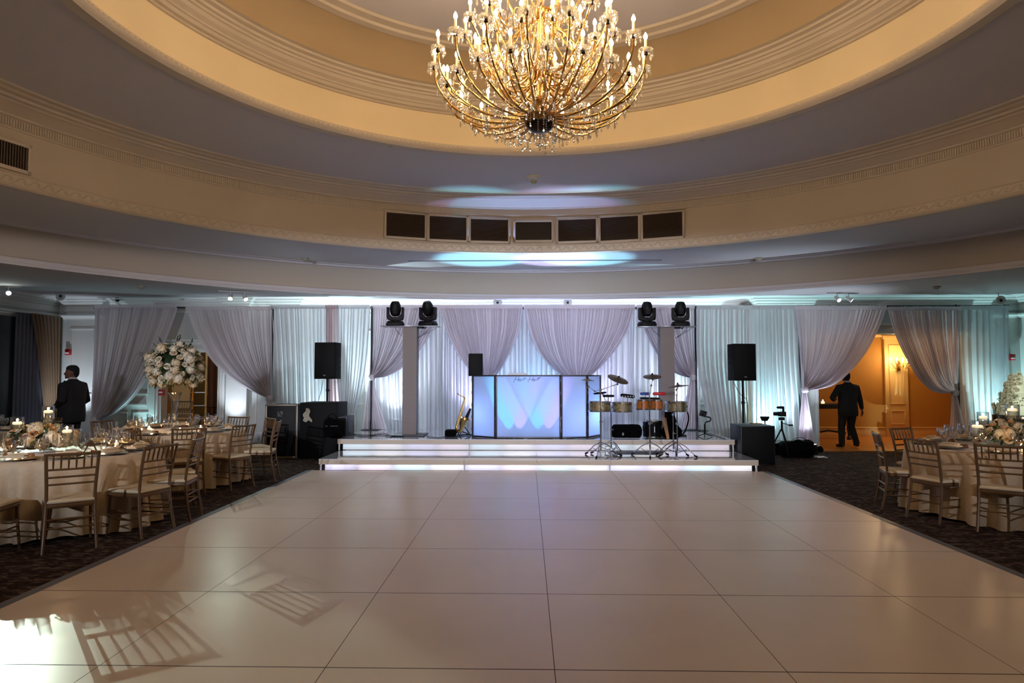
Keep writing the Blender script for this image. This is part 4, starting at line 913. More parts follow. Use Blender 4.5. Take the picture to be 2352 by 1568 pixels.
for k in range(60): a = PI*1.2+rn.uniform(-1, 1); z = rn.uniform(.15, .5); r = .36-.3*(z-.15); leaf(m, (r*math.cos(a), r*math.sin(a), z), (math.cos(a), math.sin(a), rn.uniform(-.5, .5)), .05, .02, rn)
m.build('foliage', M_leafd, ck, smooth=60)
chair(8.35, 10.95, math.radians(75), 'dark chair back in front of the cake table at the right edge', 'chairs at the cake table')
# ================================================================ fabric columns with moving heads
M_col = mat('column_spandex', C(140, 132, 132), .85, bump=.5, bscale=12); 
def column(label, px, Y, wpx, top, lab2):
    P = at(px, 900, Y); w_ = .27; H = top-.41
    t = thing('fabric_column', label, 'column', (P.x, Y, .41))
    m = MB(); rn = random.Random(int(px)); nz = 60
    vs = []
    for i in range(nz+1):
        z = H*i/nz
        k = 1+.006*math.sin(i*.9)+rn.uniform(-.010, .010)
        for x, y in ((-1, -1), (0, -1.0), (1, -1), (1, 0), (1, 1), (0, 1), (-1, 1), (-1, 0)): vs.append((x*w_/2*k+rn.uniform(-.001, .001), y*w_/2*k, z+.02+rn.uniform(-.004, .004)))
    m.add(vs, [(i*8+j, i*8+(j+1) % 8, (i+1)*8+(j+1) % 8, (i+1)*8+j) for i in range(nz) for j in range(8)]); m.build('fabric_sleeve', M_col, t, smooth=40)
    m = MB(); m.box((0, 0, .012), (.62, .62, .024)); m.build('base_plate', M_metalgrey, t, bevel=.004)
    m = MB(); m.box((0, 0, H+.026), (1.12, .42, .014)); m.build('top_plate', mat('clear_plate', C(150, 150, 160), .15, .4), t, bevel=.003)
    m = MB(); m.box((.18, -.05, H+.005), (.16, .1, .03)); m.tube([(.24, -.1, H+.01), (.3, -.12, H-.01), (.32, -.1, H+.03)], .012, 6); m.build('clamp', M_black, t)
    m = MB(); m.tube(bez([(-.3, -.05, H+.02), (-.26, -.12, H-.06), (-.14, -.15, H-.17)], 6), .004, 5); m.tube(bez([(.4, -.05, H+.02), (.36, -.12, H-.05), (.16, -.15, H-.2), (.3, -.1, H-.12), (.5, -.05, H-.0)], 6), .004, 5); m.build('cable', M_black, t)
    return P.x, .41+H+.033
def moving_head(label, x, y, z, pan, tilt):
    t = thing('moving_head_light', label, 'stage light', (x, y, z), pan, 'moving head lights on the columns')
    m = MB(); m.add([(a*.17, b*.14, 0.0) for a, b in ((-.75, -1), (.75, -1), (1, -.5), (1, .5), (.75, 1), (-.75, 1), (-1, .5), (-1, -.5))]+[(a*.175, b*.15, .045) for a, b in ((-.8, -1), (.8, -1), (1, -.6), (1, .6), (.8, 1), (-.8, 1), (-1, .6), (-1, -.6))]+[(a*.15, b*.13, .10) for a, b in ((-.8, -1), (.8, -1), (1, -.6), (1, .6), (.8, 1), (-.8, 1), (-1, .6), (-1, -.6))],
        [tuple(range(7, -1, -1)), tuple(range(16, 24))]+[(r*8+k, r*8+(k+1) % 8, r*8+8+(k+1) % 8, r*8+8+k) for r in (0, 1) for k in range(8)]); m.build('base', M_black, t, bevel=.006)
    m = MB(); m.cyl((0, 0, .10), .08, .02, 20)
    poly = [(-.155, .135), (-.10, .115), (.10, .115), (.155, .135), (.168, .20), (.168, .375), (.118, .375), (.118, .245), (.055, .185), (-.055, .185), (-.118, .245), (-.118, .375), (-.168, .375), (-.168, .20)]
    m.prism([(a, -.06, b) for a, b in poly], (0, .12, 0)); y_ = m.build('yoke', M_black, t, bevel=.006)
    M = Matrix.Translation((0, 0, .335)) @ RX(tilt)
    m = MB(); m.M = M; m.lathe([(0, -.13), (.06, -.13), (.09, -.10), (.108, -.03), (.112, .03), (.10, .10), (.07, .155), (.055, .16), (0, .15)], (0, 0, 0), 28); m.build('head', M_black, t)
    m = MB(); m.M = M; m.ball((0, 0, .148), (.05, .05, .02), 18, 8); m.build('lens', mat('lens_glass', C(40, 32, 28), .05, 0, coat=1), t)
    m = MB(); m.M = M
    for k in range(9): m.box((0, -.108, -.07+k*.012), (.09, .01, .004))
    m.build('cooling_vent', M_metalgrey, t)
cxl, zt_ = column('grey stretch fabric column on the left of the stage carrying two moving lights', 943, 13.0, 32, 2.50, '')
cxr, zt2 = column('grey stretch fabric column on the right of the stage carrying two moving lights', 1531, 13.2, 32, 2.50, '')
moving_head('black moving head light, outer one on the left column', at(908, 740, 13.0).x, 13.0, zt_, .1, .25); moving_head('black moving head light, inner one on the left column', at(983, 740, 13.0).x, 13.0, zt_, -.2, .45)
moving_head('black moving head light, inner one on the right column', at(1486, 740, 13.2).x, 13.2, zt2, .1, .15); moving_head('black moving head light, outer one on the right column', at(1563, 740, 13.2).x, 13.2, zt2, -.05, .2)
# ================================================================ DJ booth facade
M_scrim = fabric('lit_scrim', C(225, 230, 242), .82); M_frame = mat('booth_frame', C(70, 68, 72), .35, .7)
bf = thing('dj_booth_facade', 'folding white lit booth facade with black frames at the front of the stage', 'booth', (0, 12.3, .41))
def bpanel(A, B, h, nm):
    # A,B local floor points
    A = Vector((A[0], A[1], 0)); B = Vector((B[0], B[1], 0)); d = B-A; L = d.length; a = math.atan2(d.y, d.x); M = Matrix.Translation(A) @ RZ(a)
    m = MB(); m.M = M
    for c, s in (((L/2, 0, .02), (L, .035, .03)), ((L/2, 0, h-.012), (L, .035, .024)), ((.013, 0, h/2), (.026, .035, h)), ((L-.013, 0, h/2), (.026, .035, h))): m.box(c, s)
    f = m.build('panel_frame', M_frame, bf, bevel=.003)
    m = MB(); m.M = M; m.box((L/2, .004, h/2), (L-.04, .003, h-.05)); m.build('scrim', M_scrim, f)
    for k in range(5):
        m = MB(); m.M = M; m.cyl((0, -.02, .12+k*.23), .008, .06, 8); m.build('hinge', M_chrome, f)
HB = 1.17
p0, p1, p2, p3, p4 = (-1.03, .34), (-.575, .0), (.625, .0), (1.12, .12), (1.42, .62)
bpanel(p0, p1, HB, 0); bpanel(p1, p2, HB, 1); bpanel(p2, p3, HB, 2); bpanel(p3, p4, HB, 3)
# script lettering, drawn as pen strokes
M_ink = mat('lettering_grey', C(70, 72, 85), .5)
S = [[(0, .0), (.055, .115)], [(.075, .02), (.105, .115)], [(.02, .052), (.13, .065)], [(.115, .055), (.100, .05), (.096, .028), (.110, .026), (.126, .055), (.122, .028), (.132, .030)], [(.14, .028), (.152, .056), (.157, .046), (.172, .052)], [(.18, .03), (.208, .095)], [(.172, .062), (.225, .078)], [(.235, .05), (.25, .052)]]
m = MB()
def stroke(pts, ox, sx=1.0): m.tube(bez([(ox+x*sx-.245, -.022, .975+.06+z) for x, z in pts], 5), .0033, 5)
for st in S: stroke(st, 0, 1.02)
for st in S[:-1]: stroke(st, .262, 1.0)
stroke([(.435, .078), (.50, .09)], 0)
m.build('script_lettering', M_ink, bf)
for x, c, e in ((-.33, (.0, .65, 1.), 1.2), (-.13, (.7, .35, 1.), 1.), (.20, (.0, .5, 1.), 1.2), (.40, (.62, .3, 1.), 1.)):
    m = MB(); m.box((x, .10, .03), (.16, .08, .06)); fx = m.build('led_bar', M_black, bf, bevel=.004)
    l = lamp('led_beam', 'SPOT', (x, .085, .075), 60*BOOTH*e, c, .015, spot=58, blend=.8, target=(x*1.06, .005, .80)); l.parent = bf
for x, y, c in ((-.75, .55, (.3, .48, 1)), (.95, .5, (.35, .36, 1)), (.05, .7, (.2, .5, 1)), (1.15, .7, (.3, .7, 1))):
    l = lamp('booth_glow', 'POINT', (x, y, .45), 2.3*BOOTH, c, .12); l.parent = bf
# table with gear behind the facade
t = thing('equipment_table', 'folding table with a white cloth behind the booth facade', 'table', (.1, 12.95, .41)); m = MB(); m.box((0, .15, .80), (1.3, .45, .03)); m.build('tabletop', M_white, t, bevel=.004)
for sx in (-1, 1):
    m = MB(); m.tube([(sx*.6, .3, 0), (sx*.6, .3, .79)], .015, 8); m.build('leg', M_metalgrey, t); m = MB(); m.tube([(sx*.6, .0, 0), (sx*.6, .0, .79)], .015, 8); m.build('leg', M_metalgrey, t)
P = at(1188, 858, 13.0); m = MB(); m.box((P.x, 13.05, 1.43), (.36, .3, .38)); o = m.build('equipment_case', M_white, bevel=.008); tag(o, 'white box edge showing just above the booth centre', 'equipment case')
m = MB(); m.box((P.x, 12.895, 1.43), (.3, .008, .3)); m.build('lid_face', M_white, o, bevel=.002)
# ================================================================ loudspeakers
M_spk = mat('speaker_black', C(6, 6, 7), .7, bump=.2, bscale=200, spec=.2); M_grill = mat('speaker_grille', C(7, 7, 8), .65, .0, spec=.2); M_navy = mat('subwoofer_side', C(34, 36, 52), .45)
def cabinet(name, label, loc, w_, d, h, rz, taper=.0, chamfer=.05, badge=True, cat='loudspeaker', side=None):
    t = thing(name, label, cat, loc, rz)
    poly = [(-w_/2, -d/2), (w_/2, -d/2), (w_/2, d/2-chamfer*2), (w_/2-chamfer, d/2), (-w_/2+chamfer, d/2), (-w_/2, d/2-chamfer*2)]
    m = MB(); m.prism([(x, y, 0) for x, y in poly], (0, 0, h)); m.build('cabinet', side or M_spk, t, bevel=.008)
    m = MB(); m.box((0, -d/2-.006, h/2), (w_-.03, .012, h-.03)); m.build('grille', M_grill, t, bevel=.004)
    if badge: m = MB(); m.box((0, -d/2-.014, .07), (.05, .003, .022)); m.build('badge', mat('badge_grey', C(110, 110, 112), .4, .5), t)
    m = MB()
    for s in (-1, 1): m.box((s*(w_/2+.001), 0, h*.55), (.006, .13, .05)); m.box((s*(w_/2+.001), 0, h*.40), (.006, .13, .05))
    m.build('handle_recess', M_black, t, bevel=.002); return t
def pole(name, label, x, y, z0, z1, r=.02):
    t = thing(name, label, 'speaker pole', (x, y, z0)); m = MB(); m.cyl((0, 0, 0), r, z1-z0, 14); m.build('tube', M_black, t); m = MB(); m.cyl((0, 0, (z1-z0)*.45), r*1.5, .05, 14); m.build('collar', M_black, t)
    m = MB(); m.tube([(r, 0, (z1-z0)*.48), (r*3, -.01, (z1-z0)*.48)], .007, 6); m.build('knob', M_black, t)
YL = 12.9
a, b = at(721, 786, YL), at(770, 870, YL)
xs = (a.x+b.x)/2+.03
cabinet('loudspeaker', 'black loudspeaker on a pole left of the stage', (xs, YL+.18, b.z), .43, .38, a.z-b.z, -.12)
sub_top = at(716, 927, 12.6).z
pole('speaker_pole', 'thin black pole holding up the left loudspeaker', at(752, 900, YL+.15).x, YL+.15, 1.06, b.z)
cabinet('subwoofer', 'large black subwoofer cabinet under the left loudspeaker pole', (-3.95, 12.97, 0), .72, .72, 1.055, 0, badge=False, chamfer=.02)
# open road case at the left
t = thing('road_case', 'tall black road case with pale edges at the far left of the gear', 'road case', (-4.68, 12.75, 0), .06); m = MB(); m.box((0, .2, .51), (.60, .62, 1.0)); m.build('shell', M_black, t, bevel=.006)
Me2 = mat('case_edge', C(120, 110, 98), .4, .4); m = MB()
for c, s in (((-.29, -.115, .51), (.035, .02, 1.02)), ((.29, -.115, .51), (.035, .02, 1.02)), ((0, -.115, 1.005), (.6, .02, .03)), ((0, -.115, .02), (.6, .02, .035)), ((-.29, .2, 1.015), (.035, .62, .015)), ((.29, .2, 1.015), (.035, .62, .015))): m.box(c, s)
m.build('metal_edging', Me2, t, bevel=.003); m = MB(); m.box((-.02, -.12, .84), (.10, .012, .10)); m.tube([(-.06, -.13, .90), (.0, -.14, .82), (.05, -.13, .80)], .008, 6); m.build('latch', M_metalgrey, t)
# dark cloth bags hanging / heaped on gear
def bag(name, label, loc, s, seed, cat='bag', mt=None, rz=0., strap=True, remesh=.02, squash=1.):
    rn = random.Random(seed); t = thing(name, label, cat, loc, rz); m = MB()
    m.box((0, 0, s[2]*.45), (s[0]*.86, s[1]*.8, s[2]*.8))
    for k in range(9): m.ball((rn.uniform(-.36, .36)*s[0], rn.uniform(-.3, .3)*s[1], s[2]*rn.uniform(.35, .72)), (s[0]*.22, s[1]*.28, s[2]*.27), 12, 8)
    for sx in (-1, 1): m.ball((sx*s[0]*.42, 0, s[2]*.42), (s[0]*.10, s[1]*.42, s[2]*.40), 12, 8)
    m.build('bag_body', mt or M_blackcloth, t, remesh=remesh)
    if strap:
        m = MB(); m.tube(bez([(-s[0]*.25, -s[1]*.3, s[2]*.85), (-s[0]*.12, -s[1]*.4, s[2]*1.05), (s[0]*.12, -s[1]*.4, s[2]*1.07), (s[0]*.25, -s[1]*.3, s[2]*.85)], 6), .012, 6, flat=.4); m.build('carry_handle', M_blackcloth, t)
        m = MB(); m.box((0, -s[1]*.47, s[2]*.55), (s[0]*.7, .01, .014)); m.build('zipper', M_metalgrey, t)
    return t
t = thing('subwoofer', 'dark navy sided subwoofer on the left end of the stage', 'loudspeaker', (at(783, 990, 12.75).x, 12.9, .41)); m = MB(); m.box((0, 0, .19), (.30, .55, .38)); m.build('cabinet', M_navy, t, bevel=.008); m = MB(); m.box((-.0, -.28, .19), (.26, .012, .34)); m.build('grille', M_grill, t)
bag('gear_bag', 'black cloth gear bag slung against the left subwoofer', (-3.60, 12.35, .41), (.34, .2, .42), 3)
m = MB(); rn = random.Random(8)
m.grid(lambda u, v: (-4.16+.13*(u-.5)*(.5+.9*v)+.02*math.sin(9*v), 12.57-.012*math.sin(u*14), .95-.22*v-.04*abs(math.sin(u*5))*v), 12, 10)
tag(m.build('cleaning_cloth', mat('pale_cloth', C(170, 165, 150), .9), smooth=80), 'crumpled pale cloth hanging on the black gear left of the stage', 'cloth')
def cable(label, pts, z, col=None, r=.006): m = MB(); m.tube(bez([(p.x, p.y, z+.005+r) for p in [on(x, y, z) for x, y in pts]], 8), r, 6); tag(m.build('floor_cable', col or M_black), label, 'cable')
# right loudspeaker + sub
YR = 12.45
a, b = at(1685, 789, YR), at(1737, 874, YR)
cabinet('loudspeaker', 'black loudspeaker on a pole right of the stage', ((a.x+b.x)/2-.02, YR+.19, b.z), .43, .38, a.z-b.z, .12)
pole('speaker_pole', 'thin black pole holding up the right loudspeaker', at(1706, 900, 12.5).x, 12.5, .69, b.z)
cabinet('subwoofer', 'large black subwoofer cabinet right of the stage', (4.09, 12.28, 0), .60, .66, .68, .0, badge=False, chamfer=.02, side=M_navy)
m = MB(); m.box((4.2, 12.35, .69), (.18, .12, .02)); tag(m.build('wooden_tray', mat('tan_card', C(150, 120, 90), .7)), 'small tan card box on top of the right subwoofer', 'box')
m = MB(); m.tube(bez([(at(1685, 876, 12.4).x, 12.4, b.z-.02), (at(1698, 895, 12.4).x, 12.4, 1.25), (4.07, 12.44, 1.1), (4.08, 12.45, .72)], 8), .005, 6); tag(m.build('speaker_cable', M_black), 'thin black cable hanging below the right loudspeaker', 'cable')
m = MB(); q = at(742, 872, 12.9); m.tube(bez([(q.x, 12.9, q.z), (at(738, 895, 12.9).x, 12.9, 1.28), (at(731, 925, 12.9).x, 12.9, 1.08)], 8), .005, 6); tag(m.build('speaker_cable', M_black), 'thin black cable hanging below the left loudspeaker', 'cable')
# monitor speaker behind the booth
P = at(1092, 836, 13.1)
cabinet('loudspeaker', 'small black monitor speaker behind the left end of the booth', (P.x, 13.1, 1.56), .27, .26, .44, .15, badge=False); pole('speaker_pole', 'short black stand under the monitor speaker behind the booth', P.x, 13.1, .41, 1.56)
# ================================================================ saxophone on stand
SY = 12.75
def S_(x, y, dy=0): v = at(x, y, SY); return Vector((v.x, SY+dy, v.z))
t = thing('saxophone', 'golden saxophone standing on a black stand at the left of the booth', 'saxophone', S_(1050, 985)); o0 = t.location.copy()
m = MB(); m.tube(bez([S_(1067, 918)-o0, S_(1062, 938)-o0, S_(1056, 958)-o0, S_(1049, 980)-o0, S_(1051, 989, -.02)-o0, S_(1058, 988, -.05)-o0, S_(1064, 976, -.08)-o0, S_(1067, 966, -.10)-o0, S_(1069, 960, -.11)-o0], 5), [.013+.0012*i for i in range(9)]+[.024+.0008*i for i in range(20)]+[.044+.0042*i for i in range(12)], 14, cap=False); m.build('body', M_gold, t)
m = MB(); m.tube(bez([S_(1067, 918)-o0, S_(1067, 913)-o0, S_(1060, 909)-o0, S_(1054, 906)-o0], 5), [.013]*8+[.010]*8, 10); m.build('neck', M_gold, t); m = MB(); m.tube([S_(1055, 907)-o0, S_(1050, 903)-o0], [.011, .006], 8); m.build('mouthpiece', M_black, t)
rn = random.Random(2)
for k in range(14):
    s = k/13; c = S_(1066-15*s, 924+50*s, -.03)-o0; m = MB(); m.cyl(c, .012+.008*s, .008, 12, M=RX(PI/2)); m.build('key_pad', M_gold, t)
m = MB(); m.tube([S_(1064, 922, -.03)-o0, S_(1047, 976, -.03)-o0], .0035, 5); m.tube([S_(1069, 924, -.02)-o0, S_(1054, 976, -.03)-o0], .003, 5); m.build('key_rods', M_gold, t)
def tripod(m, c, z0, R, hz, n=3, a0=0, r=.011, foot=None):
    for k in range(n):
        a = a0+2*PI*k/n; m.tube([Vector(c)+Vector((0, 0, hz)), Vector((c[0]+R*math.cos(a), c[1]+R*math.sin(a), z0+r))], r, 7)
t = thing('saxophone_stand', 'black folding stand holding the saxophone', 'instrument stand', (S_(1056, 990).x, SY+.08, .41)); m = MB(); m.tube([(0, 0, .06), (.0, -.02, .3)], .012, 8); m.tube([(0, 0, .12), (.10, -.04, .17)], .01, 6); m.tube([(0, -.02, .3), (.05, -.06, .34), (.09, -.05, .32)], .01, 6); m.build('upright', M_black, t)
for k in range(3): m = MB(); a = .3+k*2.1; m.tube([(0, 0, .1), (.22*math.cos(a), .22*math.sin(a), .012)], .011, 7); m.build('leg', M_black, t)
t = thing('instrument_stand', 'second black horn stand leaning beside the booth frame', 'instrument stand', (S_(1070, 990).x, SY+.2, .41)); m = MB(); m.tube([(-.1, 0, .12), (.0, 0, .36), (.07, 0, .52)], [.03, .035, .02], 10); m.tube([(-.06, -.02, .2), (.08, -.02, .0)], .01, 6); m.tube([(-.03, .02, .25), (-.14, .02, .0)], .01, 6); m.build('body', M_black, t); m = MB(); m.tube([(-.17, -.08, .015), (.14, .06, .015)], .014, 6); m.build('foot_bar', M_black, t)
m = MB(); P = S_(1034, 988); m.box((P.x-.0, SY+.1, .47), (.20, .3, .12)); tag(m.build('instrument_case', M_blackcloth, bevel=.02), 'small black instrument case on the stage behind the saxophone', 'case')
# ================================================================ percussion
KY = 11.55
def K(x, y, Y=KY): v = at(x, y, Y); return Vector((v.x, Y, v.z))
def cymbal_stand(name, label, px, py_clutch, feet, Yc=KY, top=None, boom=None, a0=.5, cym=None, R=.34):
    base = K(px, 1040, Yc); t = thing(name, label, 'cymbal stand', (base.x, Yc, .2)); zc = K(px, py_clutch, Yc).z-.2
    m = MB(); m.tube([(0, 0, .10), (0, 0, zc*.55)], .0135, 10); m.tube([(0, 0, zc*.5), (0, 0, zc)], .010, 10); m.cyl((0, 0, zc*.5), .02, .04, 10); m.cyl((0, 0, zc-.03), .018, .035, 10); m.tube([(0, 0, zc*.52), (.045, -.02, zc*.52)], .007, 6); m.build('upright', M_chrome, t)
    for k in range(3):
        a = a0+k*2*PI/3; m = MB(); q = Vector((R*math.cos(a), R*math.sin(a), .02)); m.tube([(0, 0, .24), (q.x*.45, q.y*.45, .17), q], .008, 7); m.tube([(0, 0, .05), (q.x*.5, q.y*.5, .12)], .006, 6); lg = m.build('leg', M_chrome, t)
        m = MB(); m.tube([(q.x*.9, q.y*.9, .035), (q.x*1.06, q.y*1.06, .014)], [.014, .018], 8); m.build('rubber_foot', M_black, lg)
    if boom:
        bx = [K(x, y, Yc)-Vector((base.x, Yc, .2)) for x, y in boom]; m = MB(); m.tube(bx, .0075, 7)
        for q in bx[1:-1]: m.ball(q, .02, 8, 6)
        m.build('boom_arm', M_chrome, t)
    if cym:
        cx_, cy_, r, tx, ty = cym; c = K(cx_, cy_, Yc)-Vector((base.x, Yc, .2)); M = RY(tx) @ RX(ty)
        m = MB(); m.lathe([(.006, .022), (.022, .020), (.036, .006), (.06, .003), (r*.6, -.006), (r, -.016), (r, -.018), (r*.6, -.009), (.04, .002)], c, 40, M=M); m.build('cymbal', mat('cymbal_bronze', C(120, 100, 78), .28, .9), t)
        m = MB(); m.lathe([(0, .022), (.014, .022), (.016, .035), (.008, .05), (0, .055)], c, 12, M=M); m.tube([c, c-Vector((0, 0, .06))], .006, 6); m.build('wing_nut', M_black, t)
    return t
def drum(name, label, c, r, h, mt, z_is_base=True, hoop=M_chrome, lugs=6, cat='drum', open_=False):
    t = thing(name, label, cat, c); m = MB(); m.lathe([(r, 0), (r, h)], (0, 0, 0), 36); m.build('shell', mt, t)
    for z in (0.005, h-.005): m = MB(); m.lathe([(r-.004, z-.012), (r+.010, z-.012), (r+.010, z+.012), (r-.004, z+.012)], (0, 0, 0), 36); m.build('hoop', hoop, t)
    m = MB(); m.lathe([(0, h), (r, h)], (0, 0, 0), 36); m.lathe([(0, .004), (r, .004)], (0, 0, 0), 36); m.build('drumhead', mat('drum_skin', C(200, 195, 188), .5), t)
    for k in range(lugs):
        a = 2*PI*(k+.5)/lugs; m = MB(); m.box(((r+.012)*math.cos(a), (r+.012)*math.sin(a), h/2), (.02, .014, h*.35), a); m.tube([((r+.014)*math.cos(a), (r+.014)*math.sin(a), -.004), ((r+.014)*math.cos(a), (r+.014)*math.sin(a), h+.006)], .0035, 6); m.build('tension_rod', hoop, t)
    return t
M_hammer = mat('hammered_steel', C(150, 138, 108), .18, 1., noise=.55, nscale=45, bump=1., bscale=70); M_amber = mat('amber_wood', C(168, 96, 34), .35, noise=.2, nscale=10)
cymbal_stand('cymbal_stand', 'chrome boom stand with the large tilted cymbal at the left of the drums', 1380, 896, None, boom=[(1370, 896), (1380, 895), (1418, 882), (1420, 872)], cym=(1420, 869, .185, .32, .35), a0=.2, Yc=11.45)
cymbal_stand('cymbal_stand', 'chrome stand with a small edge-on cymbal over the booth corner', 1404, 935, None, boom=[(1404, 945), (1384, 905), (1366, 898), (1352, 888), (1349, 872)], cym=(1349, 871, .125, .06, .06), a0=.9, Yc=11.75)
cymbal_stand('cymbal_stand', 'chrome stand with the highest cymbal in the middle of the drums', 1493, 902, None, boom=[(1493, 905), (1496, 885), (1499, 872), (1500, 868)], cym=(1498, 863, .155, -.04, .28), a0=.35, Yc=11.45)
cymbal_stand('cymbal_stand', 'chrome stand with an edge-on tilted cymbal at the right of the drums', 1556, 905, None, boom=[(1556, 905), (1554, 895), (1557, 886)], cym=(1557, 885, .19, -.13, .02), a0=-.7, Yc=11.5)
cymbal_stand('drum_stand', 'short chrome stand under the right hand steel drum', 1547, 950, None, a0=1.2, Yc=11.7, R=.3)
c = K(1377, 944, 11.75); drum('timbale_drum', 'larger hammered steel drum on the left beside the booth', c, .19, .165, M_hammer)
c = K(1429, 945, 11.75); drum('timbale_drum', 'smaller hammered steel drum next to the left cymbal stand', c, .168, .16, M_hammer)
c = K(1553, 944, 11.75); drum('snare_drum', 'hammered steel snare drum at the right of the drum kit', c, .185, .165, M_hammer)
c = K(1477, 940, 11.6); drum('bongo_drum', 'left amber wooden bongo drum in the middle of the kit', c, .105, .165, M_amber, lugs=5); c = K(1507, 940, 11.6); drum('bongo_drum', 'right amber wooden bongo drum in the middle of the kit', c, .105, .165, M_amber, lugs=5)
m = MB(); P = K(1492, 930, 11.6); m.box((P.x, 11.6, P.z), (.06, .05, .06)); m.tube([(P.x, 11.6, P.z), (P.x, 11.48, P.z-.05)], .01, 6); tag(m.build('bongo_bracket', M_chrome), 'chrome bracket joining the two amber bongo drums', 'bracket')
drum('floor_tom', 'black floor tom drum with chrome hoops on the stage', (at(1499, 990, 12.55).x, 12.55, .43), .17, .30, M_spk)
def perc(name, label, cat, p0, p1, r, mt, n=14, flat=1., Y=11.5):
    A, B = K(*p0, Y), K(*p1, Y); org = (A+B)/2; t = thing(name, label, cat, org); m = MB(); d = B-A
    m.tube([(A-org)+d*s for s in (0, .04, .12, .5, .88, .96, 1)], [r*.3, r*.75, r, r, r, r*.75, r*.3], n, flat=flat); m.build('body', mt, t, smooth=60)
    m = MB(); m.tube([(0, 0, 0), (0, .01, -.1)], .006, 6); m.build('mounting_rod', M_chrome, t); return t
perc('cowbell', 'black cowbell left of the steel drums', 'cowbell', (1384, 909), (1411, 909), .022, M_spk); perc('cowbell', 'dark cowbell above the left boom stand', 'cowbell', (1363, 904), (1393, 901), .017, M_spk)
t = perc('tambourine', 'black mounted tambourine over the small steel drum', 'tambourine', (1425, 907), (1458, 911), .032, M_spk)
m = MB()
for k in range(5): m.cyl((-.09+.045*k, -.035, -.008), .013, .004, 12, M=RX(PI/2))
m.build('jingle', M_chrome, t)
perc('woodblock', 'blue plastic block mounted over the left bongo', 'percussion block', (1470, 904), (1494, 904), .024, mat('block_blue', C(25, 50, 150), .35)); perc('woodblock', 'red plastic block mounted over the right bongo', 'percussion block', (1499, 904), (1529, 904), .026, mat('block_red', C(190, 20, 28), .35))
perc('jam_block', 'long flat black percussion bar above the bongos', 'percussion bar', (1469, 914), (1516, 915), .018, M_spk)
bag('drum_bag', 'wide black drum bag standing on the stage edge behind the kit', (at(1438, 1000, 12.5).x, 12.45, .41), (.56, .26, .30), 9, strap=False)
m = MB(); P = at(1432, 1000, 12.25); m.box((P.x, 12.305, .5), (.03, .004, .05)); tag(m.build('luggage_tag', mat('badge_grey', C(110, 110, 112), .4, .5)), 'small grey tag on the wide black drum bag', 'tag')
# gig bag with strap and sticks
t = thing('backpack', 'tall black gig bag leaning behind the right hand drum', 'bag', (at(1545, 1000, 12.45).x, 12.4, .41)); m = MB()
m.tube([(-.02, .05, .02), (.0, .05, .2), (-.06, .03, .42), (-.11, .02, .58)], [.17, .19, .15, .07], 14, flat=.6); m.ball((-.03, .0, .12), (.2, .14, .14), 14, 8); m.build('bag_body', M_blackcloth, t, remesh=.02)
m = MB(); m.tube(bez([(.02, -.05, .52), (.20, -.05, .56), (.27, -.06, .40), (.22, -.06, .18), (.13, -.06, .05)], 6), .035, 8, flat=.35); m.build('shoulder_strap', M_blackcloth, t)
t = thing('drumsticks', 'bundle of wooden drumsticks poking out beside the gig bag', 'drumsticks', (at(1527, 985, 12.3).x, 12.25, .535))
for k in range(4): m = MB(); m.tube([(.03+.012*k, 0, -.12), (-.06+.022*k, -.01, .27)], [.008, .005], 7); m.build('stick', mat('stick_wood', C(190, 140, 95), .5), t)
m = MB(); P = on(1462, 1041, .2); m.box((P.x, P.y+.1, .217), (.95, .16, .03)); tag(m.build('pedal_board', mat('board_grey', C(70, 74, 82), .4, .3), bevel=.004), 'long low grey board lying on the lower stage tier behind the stands', 'board')
t = thing('drum_pedal', 'chrome drum pedal lying among the left stand legs', 'pedal', (on(1402, 1044, .2).x, 11.5, .2), .4); m = MB(); m.box((0, 0, .05), (.09, .26, .012), M=RX(.28)); m.build('footboard', M_chrome, t, bevel=.003); m = MB(); m.box((0, 0, .008), (.11, .3, .012)); m.tube([(-.05, .13, .01), (-.05, .13, .16)], .007, 6); m.tube([(.05, .13, .01), (.05, .13, .16)], .007, 6); m.tube([(-.05, .13, .15), (.05, .13, .15)], .006, 6); m.build('base', M_chrome, t)
# gimbal camera, tripod camera, second stand, camera bags
P = on(1619, 1003, .41)
t = thing('gimbal_camera', 'small black camera on a gimbal with mini tripod at the right of the stage', 'camera', (P.x, P.y, .41)); m = MB(); m.tube([(0, 0, .05), (0, 0, .24)], .018, 8); m.tube(bez([(0, 0, .24), (.03, 0, .28), (.10, 0, .30), (.11, 0, .36), (.03, .0, .38)], 5), .012, 8); m.build('grip', M_black, t)
for k in range(3): m = MB(); a = .2+k*2.1; m.tube([(0, 0, .06), (.15*math.cos(a), .15*math.sin(a), .008)], .008, 6); m.build('leg', M_black, t)
m = MB(); m.box((-.03, 0, .44), (.12, .08, .11), M=RY(.3)); m.cyl((-.03, -.04, .42), .032, .08, 14, M=RX(PI/2)); m.build('camera_body', M_black, t, bevel=.006)
P = on(1796, 1052, 0)
t = thing('tripod_camera', 'video camera with microphone on a tripod in front of the turquoise drape', 'camera', (at(1796, 1000, 13.0).x, 13.0, 0)); 
for k in range(3): m = MB(); a = -1.57+k*2*PI/3+.1; m.tube([(0, 0, .56), (.13*math.cos(a), .13*math.sin(a), .3)], .014, 8); m.tube([(.12*math.cos(a), .12*math.sin(a), .32), (.27*math.cos(a), .27*math.sin(a), .01)], .010, 8); m.build('leg', M_black, t)
m = MB(); m.tube([(0, 0, .5), (0, 0, .70)], .02, 10); m.tube([(0, 0, .66), (.14, -.05, .62)], .008, 6); m.box((.15, -.05, .62), (.08, .03, .03)); m.build('centre_column', M_black, t)
